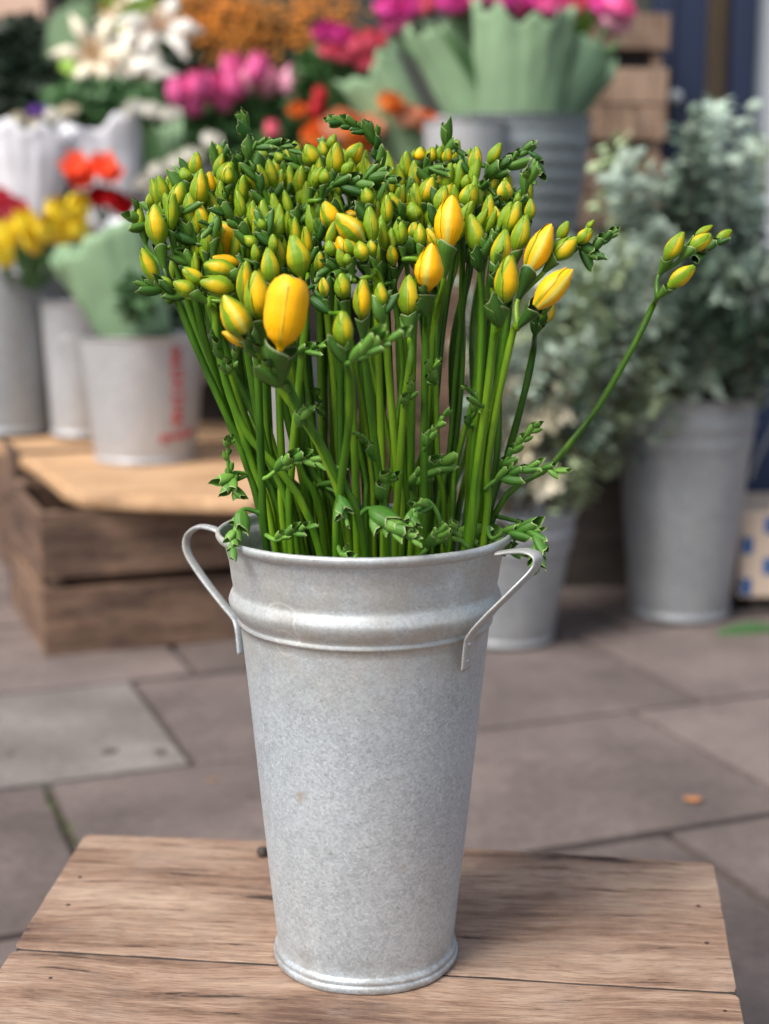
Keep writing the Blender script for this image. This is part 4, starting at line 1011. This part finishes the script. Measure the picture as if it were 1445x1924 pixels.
b4, D4 = bk('metal_bucket', 530, 655, 862, 180, 140, ZB+.0, 'galv_mid', 'galvanised bucket seen through the freesia stems', D=3.02)
b5, D5 = bk('metal_bucket', 955, 958, 1222, 258, 176, 0.0, 'galv_mid', 'grey bucket on the paving right behind the freesia bucket handle', ribs=((.84,.016,.005),(.74,.014,.004)), seed=2)
b6, D6 = bk('metal_bucket', 1290, 742, 1172, 262, 188, 0.0, 'galv_mid', 'tall galvanised bucket of eucalyptus standing on the paving at the right', ribs=((.88,.018,.004),(.80,.012,.004)), seed=5, ears=True)
zt3 = .245*3+.004
b7, D7 = bk('metal_bucket', 972, 224, 470, 268, 216, zt3, 'galv_dark', 'dark ribbed bucket holding the green wrapped pink flowers', ribs=tuple((.12+.13*k, .022, .004) for k in range(6)), D=3.36, seed=6)
b8, D8 = bk('metal_bucket', 872, 228, 470, 150, 120, zt3, 'galv_pale', 'pale metal bucket left of the dark ribbed bucket', D=3.22, seed=8)
for i, (cx, ry, D, zb, wd) in enumerate([(60,395,3.95,.42,150),(215,400,3.95,.42,150),(345,330,3.95,.42,130),(430,290,4.45,.70,150),(250,225,4.5,.70,150),(650,300,4.2,.60,160),(560,280,4.45,.70,140),(40,260,4.6,.70,130)]):
    bk('metal_bucket', cx, ry, 0, wd, wd*.8, zb, 'galv_mid', ['grey bucket holding the white paper bunch, far left','grey bucket holding the white and red bunch','grey bucket under the green paper sheet','grey bucket of pink tulips on the upper step','grey bucket of white lilies on the upper step','grey bucket of orange flowers behind the freesias','grey bucket of coral flowers on the upper step','grey bucket of dark foliage on the upper step'][i], D=D, seed=i)
# red marks on the bucket: column of stencilled characters and a word below (illegible in the photograph)
M['red'] = m_plain('red_paint', (.42, .015, .02), .6, .2, 40)
rb_, rt_ = 186/2/F*D1, 236/2/F*D1; Hb = P(268,628,D1).z-ZB
def on_bucket(px, py):
    z = P(px, py, D1-.09).z; r = rb_+(rt_-rb_)*(z-ZB)/Hb
    ctr = Vector((P(268,628,D1).x, D1, z)); x = P(px, py, D1-.07).x-ctr.x
    x = max(-r*.97, min(r*.97, x)); return ctr+Vector((x, -math.sqrt(r*r-x*x)-.0012, 0))
def stroke(a, b, wpx=6):
    g = MB(); L = [on_bucket(a[0]+(b[0]-a[0])*t/4, a[1]+(b[1]-a[1])*t/4) for t in range(5)]
    g.tube(L, 1, 6, True, (.0006, wpx/2/F*D1), Vector((0, 1, 0))); return g
rm = empty('lettering_group', (0,0,0), 'x', 'x'); bpy.data.objects.remove(rm)
GL = [[((0,0),(0,1)),((0,0),(1,.5)),((1,.5),(0,1))],[((0,0),(1,0)),((0,.5),(1,.5)),((0,0),(0,1))],[((0,0),(0,1)),((0,1),(1,1)),((0,0),(1,0)),((1,0),(1,1))],[((0,1),(.5,0)),((.5,0),(1,1)),((.2,.6),(.8,.6))],[((0,0),(0,1)),((1,0),(1,1)),((0,.5),(1,.5))],[((0,0),(1,0)),((.5,0),(.5,1)),((0,1),(1,1))]]
for i in range(7):
    y0 = 652+i*22; g = MB()
    for (a, b) in GL[i % 6]:
        s_ = stroke((328+a[0]*17, y0+a[1]*15), (328+b[0]*17, y0+b[1]*15), 6); g.add(s_.v, s_.f)
    g.obj('red_letter', 'red', b1)
for i in range(5):
    g = MB()
    for (a, b) in GL[(i+2) % 6]:
        s_ = stroke((308+i*11+a[0]*7, 831-i*2+a[1]*-13), (308+i*11+b[0]*7, 831-i*2+b[1]*-13), 5); g.add(s_.v, s_.f)
    g.obj('red_letter', 'red', b1)

# ---- wrapped bunches and flowers
random.seed(101)
wrap('green_paper', (190,450), (262,640), D1, 'pale green paper wrap leaning left out of the red lettered bucket', 105, 62, 3)
wrap('green_paper_dark', (250,470), (285,640), D1+.05, 'darker green paper fold right of the pale green wrap', 50, 40, 4)
YT = 'yellow tulips in the left bucket'
for i, (x, y, s_) in enumerate([(12,440,62),(50,420,66),(88,430,60),(108,400,66),(145,392,66),(150,430,54),(118,440,54),(5,478,56),(62,455,54)]):
    flower('tulip', 'tulip', 'yellowp', x, y, 3.25+R(-.05,.05), s_, (20+x*.25, 560, 3.45), 'yellow tulip in the bunch above the grey bucket at the left edge', 'tulip', YT, lean=(R(-.4,.3), R(-.6,-.2), R(.3,.8)))
wrap('white_paper', (48,245), (62,420), 3.75, 'white paper cone of flowers at the far left', 95, 40, 7)
wrap('white_paper', (185,235), (212,430), 3.8, 'white paper cone beside the orange red flowers', 80, 45, 8)
wrap('white_paper', (240,420), (262,600), 3.3, 'lilac white paper behind the green wrap', 55, 45, 9)
wrap('green_paper', (292,245), (320,350), 3.85, 'flat pale green paper sheet left of the freesias', 52, 35, 10)
for x, y in [(140,310),(165,322),(192,310),(205,325),(150,335)]:
    flower('gerbera', 'open', 'redor', x, y, 3.6, 48, (200,450,3.7), 'orange red flower in front of the white paper cone', 'flower', 'orange red flowers by the white paper', lean=(R(-.5,.5), -1, R(.2,.8)), leaves=0)
for x, y in [(185,368),(215,372),(232,385)]:
    flower('carnation', 'rose', 'redp', x, y, 3.6, 42, (205,460,3.7), 'dark red flower below the orange red ones', 'flower', 'dark red flowers by the white paper', lean=(R(-.5,.5), -1, R(.2,.8)), leaves=0)
for x, y in [(-5,375),(25,392),(5,420)]:
    flower('carnation', 'rose', 'coral', x, y, 3.55, 52, (20,540,3.6), 'pink red flower at the left edge above the yellow tulips', 'flower', 'pink red flowers at the left edge', lean=(R(-.5,.5), -1, R(.2,.8)), leaves=0)
for x, y, m_ in [(30,222,'cream'),(70,228,'cream'),(100,215,'whitep'),(70,205,'purple'),(130,205,'cream'),(15,235,'whitep')]:
    flower('filler_flower', 'rose', m_, x, y, 3.7, 34, (70,330,3.75), {'cream':'small cream flower above the far left white paper','whitep':'small white flower above the far left white paper','purple':'small purple flower above the far left white paper'}[m_], 'flower', 'small flowers in the white paper' if m_ != 'purple' else None, lean=(R(-.5,.5), -.6, .8), leaves=1)
for x, y in [(270,340),(300,318),(335,302),(362,290),(290,355),(400,262),(250,200),(285,205),(320,212)]:
    flower('filler_flower', 'rose', 'whitep', x, y, 3.7, 40, (320,420,3.8), 'small white flower left of the freesias below the pink tulips', 'flower', 'small white flowers left of the freesias', lean=(R(-.5,.5), -.6, .8), leaves=1)
for i, (x, y, m_) in enumerate([(335,172,'pink'),(365,190,'pink'),(395,165,'pink'),(418,185,'pink'),(437,128,'pink'),(468,150,'palepink'),(485,128,'pink'),(505,155,'palepink'),(548,152,'palepink'),(440,160,'pink'),(375,160,'pink')]):
    flower('tulip', 'tulip', m_, x, y, 4.15+R(-.05,.05), 60, (440,330,4.4), {'pink':'pink tulip in the bunch above the freesias at upper left','palepink':'pale pink tulip at the right of the pink bunch'}[m_], 'tulip', 'pink tulips at the upper left', lean=(R(-.3,.3), R(-.5,-.1), 1), leaves=2, lw=.016)
for x, y, m_ in [(512,244,'redp'),(602,180,'redp'),(595,205,'redp')]:
    flower('tulip', 'tulip', 'redp' if y < 240 else 'coral', x, y, 4.0, 38, (560,330,4.2), ['red bud low between the pink tulips and the orange flowers','deep red tulip right of the pale pink tulips','deep red tulip just above the orange flowers'][0 if y > 240 else (1 if x > 600 else 2)], 'tulip', lean=(0,-.2,1), leaves=1)
for x, y, m_ in [(622,88,'coral'),(650,95,'coral'),(675,80,'coral'),(700,72,'coral'),(640,62,'magenta'),(610,55,'magenta'),(690,110,'coral')]:
    flower('rose', 'rose', m_, x, y, 4.0, 50, (650,300,4.15), {'coral':'coral pink rose left of the green paper wraps','magenta':'magenta rose above the coral ones'}[m_], 'rose', 'coral and magenta roses', lean=(R(-.5,.5), -.7, .7), leaves=2)
for x, y, s_, m_ in [(600,252,62,'orange'),(640,232,66,'peach'),(672,262,64,'orange'),(735,192,48,'orange'),(715,205,40,'orange'),(800,225,46,'orange'),(668,240,56,'orange'),(558,205,34,'orange'),(765,215,50,'peach'),(848,278,40,'orange'),(700,235,50,'peach')]:
    flower('ranunculus', 'rose', m_, x, y, 3.7+R(-.05,.05), s_, (660,380,3.9), {'orange':'bright orange ranunculus directly behind the top of the freesias','peach':'pale peach ranunculus among the orange ones'}[m_], 'flower', 'orange and peach ranunculus', lean=(R(-.4,.4), -.8, .7), leaves=1)
wrap('white_paper', (765,225), (742,330), 3.8, 'white paper round the orange flowers', 62, 40, 12)
for i, (x, y, s_) in enumerate([(225,30,98),(262,78,104),(300,48,90),(175,100,86),(215,132,98),(262,140,78),(155,128,68)]):
    flower('lily', 'lily', 'whitep' if i % 3 else 'cream', x, y, 4.35+R(-.06,.06), s_, (250,270,4.5), ['cream lily at the top of the lily bunch','large white open lily in the middle of the bunch','white lily at the right beside the orange berries','cream lily at the left of the bunch','white lily low in the bunch','small white lily lowest at the right','small white lily at the far left of the bunch'][i], 'lily', lean=(R(-.5,.5), -1, R(-.1,.5)), leaves=3, leafmat='limeg' if i % 2 else 'leafg', lw=.022)
# green big leaf / wrap at the top left
for (a, b, m_, w_, lab) in [((95,130),(165,5),'green_paper',.06,'broad flat green leaf at the top left'),((180,40),(120,-40),'green_paper',.05,'broad green leaf at the top edge left of the lilies'),((215,60),(300,0),'limeg',.03,'lime green leaf above the lilies'),((105,110),(150,150),'limeg',.03,'lime green leaf left of the lilies'),((190,15),(230,-20),'limeg',.03,'lime green leaf at the top edge')]:
    t = empty('leaf_stem', P(200,250,4.5), lab, 'leaf')
    g = MB(); blade(g, P(a[0],a[1],4.4), P(b[0],b[1],4.3), w_); g.obj('leaf', m_, t)
    g = MB(); g.tube(spline([P(200,250,4.5), P((a[0]+200)/2,(a[1]+250)/2,4.45), P(a[0],a[1],4.4)], 5), .003, 6); g.obj('stalk', 'leafg', t)
def bush(name, cx, cy, rx, ry, D, n, mat, leaf, label, cat, seed=0, kind=None, base=None):
    rn = random.Random(seed); t = empty(name, P(cx, cy+ry, D) if base is None else P(base[0], base[1], D), label, cat)
    g = MB()
    for i in range(n):
        a, r = rn.uniform(0, 6.28), math.sqrt(rn.random()); c_ = P(cx+rx*r*math.cos(a), cy+ry*r*math.sin(a), D+rn.uniform(-.12, .12))
        d = Vector((rn.gauss(0,1), rn.gauss(0,1), rn.gauss(0,1))).normalized()*leaf; e = d.orthogonal().normalized()*leaf*.45
        g.add([c_-d, c_+e+Vector((0,0,leaf*.1)), c_+d, c_-e], [(0,1,2),(0,2,3)])
    g.obj('leaves', mat, t)
    g = MB()
    for i in range(14):
        a = rn.uniform(0, 6.28); r = rn.random()
        g.tube(spline([t.location, P(cx+rx*.3*math.cos(a), cy+ry*.3, D), P(cx+rx*r*math.cos(a), cy+ry*r*math.sin(a), D)], 4), .003, 5)
    g.obj('twigs', 'twig', t); return t
bush('foliage_bunch', 40, 150, 90, 120, 4.5, 2200, 'darkg', .03, 'dark needle foliage at the left edge above the white paper', 'foliage', 1)
bush('foliage_bunch', 430, 120, 190, 130, 4.9, 3000, 'darkg', .03, 'dark foliage behind the pink tulips and orange berries', 'foliage', 2)
bush('foliage_bunch', 450, 245, 170, 55, 4.3, 1200, 'leafg', .03, 'mid green leaves under the pink tulips', 'foliage', 3)
bush('foliage_bunch', 200, 190, 120, 40, 4.3, 900, 'leafg', .028, 'green leaves under the lilies', 'foliage', 4)
bush('foliage_bunch', 640, 150, 90, 70, 4.2, 900, 'leafg', .028, 'green leaves round the coral roses', 'foliage', 5)
bush('foliage_bunch', 330, 560, 90, 110, 3.6, 700, 'darkg', .03, 'dark leaves behind the red lettered bucket', 'foliage', 6)
bush('foliage_bunch', 255, 560, 40, 45, 2.95, 160, 'leafg', .02, 'green leaves between the paper folds of the red lettered bucket', 'foliage', 9)
# orange berry sprays
for i, (cx, cy) in enumerate([(345,20),(385,55),(420,25),(455,65),(475,25),(500,70),(420,85),(560,30),(600,15),(575,70),(640,20),(370,0),(440,0)]):
    b_ = P(440 if cx < 530 else 590, 230, 4.75); rn = random.Random(i)
    t = empty('berry_spray', b_, 'spray of small orange brown berries at the top beside the lilies' if cx < 530 else 'spray of small orange brown berries above the coral roses', 'berry spray', 'orange berry sprays beside the lilies' if cx < 530 else 'orange berry sprays above the roses')
    c_ = P(cx, cy, 4.6); g = MB(); g.tube(spline([b_, b_.lerp(c_, .6)+Vector((R(-.02,.02),0,0)), c_], 5), .003, 6)
    pts_ = []
    for k in range(60):
        p = c_+Vector((rn.gauss(0,.034), rn.gauss(0,.03), rn.gauss(0,.034))); pts_.append(p)
        if k % 4 == 0: g.tube([c_-Vector((0,0,.04)), p], .0012, 4)
    g.obj('stem', 'twig', t); g = MB()
    for p in pts_:
        r_ = rn.uniform(.006, .010); g.add([p+Vector(v)*r_ for v in ((1,0,0),(-1,0,0),(0,1,0),(0,-1,0),(0,0,1),(0,0,-1))], [(0,2,4),(2,1,4),(1,3,4),(3,0,4),(2,0,5),(1,2,5),(3,1,5),(0,3,5)])
    tag(g.obj('berries', 'berry', t), kind='stuff')
# green wraps and pink flowers in the dark ribbed bucket
wrap('green_paper', (835,22), (925,255), 3.42, 'green paper wrap leaning left, left one of those in the ribbed bucket', 84, 58, 21, jag=.03)
wrap('green_paper', (985,25), (975,250), 3.30, 'large pale green paper wrap in the middle of the ribbed bucket', 92, 70, 22)
wrap('green_paper_dark', (1110,95), (1010,250), 3.34, 'green paper wrap leaning right, right one of those in the ribbed bucket', 62, 50, 23)
wrap('green_paper', (690,130), (790,300), 3.75, 'low green paper wrap left of the ribbed bucket', 62, 45, 24)
for i, (x, y, m_) in enumerate([(735,12,'magenta'),(745,35,'pink'),(770,8,'magenta'),(800,2,'coral'),(850,0,'magenta'),(925,8,'pink'),(950,-6,'magenta'),(980,8,'pink'),(1010,-4,'magenta'),(1040,5,'pink'),(1075,5,'coral'),(1105,0,'pink'),(1130,10,'magenta'),(1155,35,'palepink'),(1165,8,'pink'),(900,-12,'pink'),(870,8,'magenta')]):
    flower('peony', 'rose', m_, x, y, 3.38+R(-.06,.06), 62, (975+(x-975)*.2, 260, 3.38), {'magenta':'magenta bloom above the green paper wraps','pink':'pink bloom above the green paper wraps','coral':'coral bloom above the green paper wraps','palepink':'pale pink bloom at the right end of the wrapped bunch'}[m_], 'flower', 'pink blooms above the green wraps', lean=(R(-.5,.5), -.7, .8), leaves=1)
for (a, b) in [((1085,110),(1118,20)),((1095,120),(1105,10)),((1075,100),(1090,30))]:
    t = empty('leaf_stem', P(1060,180,3.4), 'lime green leaf standing among the pink blooms at the top right', 'leaf', 'lime leaves in the wrapped bunch')
    g = MB(); blade(g, P(1060,180,3.4), P(b[0],b[1],3.3), .018); g.obj('leaf', 'limeg', t)
    g = MB(); g.tube([P(1060,182,3.4), P(1060,170,3.4), P(a[0],a[1],3.36)], .003, 6); g.obj('stalk', 'limeg', t)

# ---- eucalyptus
rn = random.Random(404)
def euc(base, tipp, D, nl, mat, label, group, droop=.0, size=.016):
    b_ = P(base[0], base[1], D); e = P(tipp[0], tipp[1], tipp[2]); mid_ = b_.lerp(e, .55)+Vector((rn.uniform(-.03,.03), rn.uniform(-.03,.03), .05+droop))
    t = empty('eucalyptus_branch', b_, label, 'branch', group); L = spline([b_, mid_, e], 9)
    g = MB(); g.tube(L, [.0028*(1-.6*i/len(L)) for i in range(len(L))], 6); g.obj('branch_stem', 'twig', t)
    g = MB(); m = len(L)
    for i in range(nl):
        t_ = (i/nl)**.8*.86+.14; f = t_*(m-1); k = min(m-2, int(f)); p = L[k].lerp(L[k+1], f-k); d = (L[k+1]-L[k]).normalized()
        side = Vector((rn.gauss(0,1), rn.gauss(0,1), rn.gauss(0,1))); side = (side-d*side.dot(d)).normalized()
        s_ = size*rn.uniform(.65, 1.25)*(1.15-.45*t_)
        ln = (side*1+d*rn.uniform(.1,.7)).normalized(); q_ = ln.cross(d).normalized(); nn = ln.cross(q_)
        o = p + ln*s_*rn.uniform(.3, 1.9)
        g.add([o]+[o+ln*s_*(1+math.cos(a))+q_*s_*.8*math.sin(a)+nn*s_*.12*math.cos(2*a) for a in [x*math.pi/4 for x in range(8)]], [(0, 1+x, 1+(x+1)%8) for x in range(8)])
    tag(g.obj('leaves', mat, t), kind='stuff')
GE = 'eucalyptus branches massed in the right bucket'; GM = 'eucalyptus branches in the low grey bucket'
for i in range(110):
    a = rn.uniform(-1, 1); tall = rn.random()
    tx = 1190 + a*270; top = 190 + 300*abs((tx-1340)/330)**1.2
    if tx < 1150: top = max(top, 330 + (1150-tx)*.9)
    ty = top + tall*(900-top)*.9
    if ty > 700 and tx > 1180: ty = 700-rn.uniform(0, 200)
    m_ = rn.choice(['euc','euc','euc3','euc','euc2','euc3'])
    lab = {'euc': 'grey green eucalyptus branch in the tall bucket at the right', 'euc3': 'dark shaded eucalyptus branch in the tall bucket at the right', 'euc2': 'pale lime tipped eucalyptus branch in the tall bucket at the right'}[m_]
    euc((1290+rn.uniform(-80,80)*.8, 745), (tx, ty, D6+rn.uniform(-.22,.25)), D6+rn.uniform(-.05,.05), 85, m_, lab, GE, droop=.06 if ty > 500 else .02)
for i in range(40):
    tx = rn.uniform(1110, 1480); ty = rn.uniform(590, 760)
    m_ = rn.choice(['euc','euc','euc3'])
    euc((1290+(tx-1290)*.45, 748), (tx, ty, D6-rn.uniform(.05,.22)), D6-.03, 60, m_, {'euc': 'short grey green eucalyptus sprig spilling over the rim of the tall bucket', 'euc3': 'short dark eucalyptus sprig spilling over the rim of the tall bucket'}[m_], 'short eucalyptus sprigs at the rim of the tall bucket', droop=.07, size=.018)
for (tx, ty, m_) in [(1345,190,'euc'),(1380,215,'euc'),(1315,260,'euc'),(1150,270,'euc2'),(1170,300,'euc'),(1130,310,'euc2'),(1430,260,'euc'),(1420,380,'euc'),(1220,560,'euc2'),(1160,640,'euc2'),(1240,640,'euc'),(1060,960,'euc2'),(1085,940,'euc2'),(1140,880,'euc2'),(1180,850,'euc'),(1100,800,'euc2'),(1010,760,'euc'),(1210,820,'euc')]:
    euc((1270+rn.uniform(-60,60), 745), (tx, ty, D6-.12+rn.uniform(-.1,.1)), D6, 90, m_, 'outer pale eucalyptus branch arching from the tall bucket at the right', 'outer eucalyptus branches at the right', droop=.08 if ty > 500 else .02, size=.018)
for i in range(46):
    tx = rn.uniform(985, 1280); ty = rn.uniform(620, 950) if tx < 1160 else rn.uniform(560, 830)
    m_ = rn.choice(['euc','euc2','euc'])
    euc((1240+rn.uniform(-60,60), 745), (tx, ty, D6-.10+rn.uniform(-.2,.15)), D6, 80, m_, {'euc': 'grey green eucalyptus branch drooping over the left side of the tall bucket', 'euc2': 'lime tipped eucalyptus branch drooping over the left side of the tall bucket'}[m_], 'eucalyptus branches drooping left of the tall bucket', droop=.14, size=.017)
for i in range(34):
    tx = rn.uniform(850, 1120); ty = rn.uniform(520, 930)
    m_ = rn.choice(['euc','euc','euc3','cream'])
    euc((955+rn.uniform(-90,90), 965), (tx, ty, D5+rn.uniform(-.1,.2)), D5+rn.uniform(-.05,.05), 70, m_, {'euc':'grey green eucalyptus branch in the low grey bucket','euc3':'dark eucalyptus branch in the low grey bucket','cream':'cream speckled foliage branch in the low grey bucket'}[m_], GM, size=.011)

# ---- checked carton and the leaf on the ground at the right edge
t = empty('patterned_box', G(1392, 1165), 'cream box with blue squares standing on the paving at the right edge', 'box')
ox, oy = G(1386, 1150).x, G(1386, 1150).y
M['creamp'] = m_plain('cream_card', (.60, .47, .36), .8, .08, 9); M['blue'] = m_plain('blue_print', (.02, .10, .28), .6, .1, 9)
g = MB(); g.box((ox, oy, .03), (ox+.40, oy+.25, .205)); g.obj('box_body', 'creamp', t, smooth=False, bevel=.003)
for ix in range(9):
    for iz in range(4):
        if (ix+iz) % 2: continue
        g = MB(); g.box((ox+.004+ix*.043, oy-.0015, .036+iz*.042), (ox+.004+ix*.043+.021, oy+.0005, .036+iz*.042+.034)); g.obj('blue_square', 'blue', t, smooth=False)
for ix in range(2):
    g = MB(); g.box((ox+.03+ix*.3, oy+.02, -.012), (ox+.07+ix*.3, oy+.23, .0295)); g.obj('foot', 'wood_dark', t, smooth=False)
t = empty('fallen_leaf', G(1400,1195,.0), 'long green leaf lying on the paving below the patterned box', 'leaf')
g = MB(); blade(g, G(1350,1190,.004), G(1475,1182,.006), .012, .006); g.obj('leaf_blade', 'leafg', t)
g = MB(); g.tube([G(1340,1194,.004), G(1352,1190,.006)], .0015, 6); g.obj('leaf_stalk', 'leafg', t)
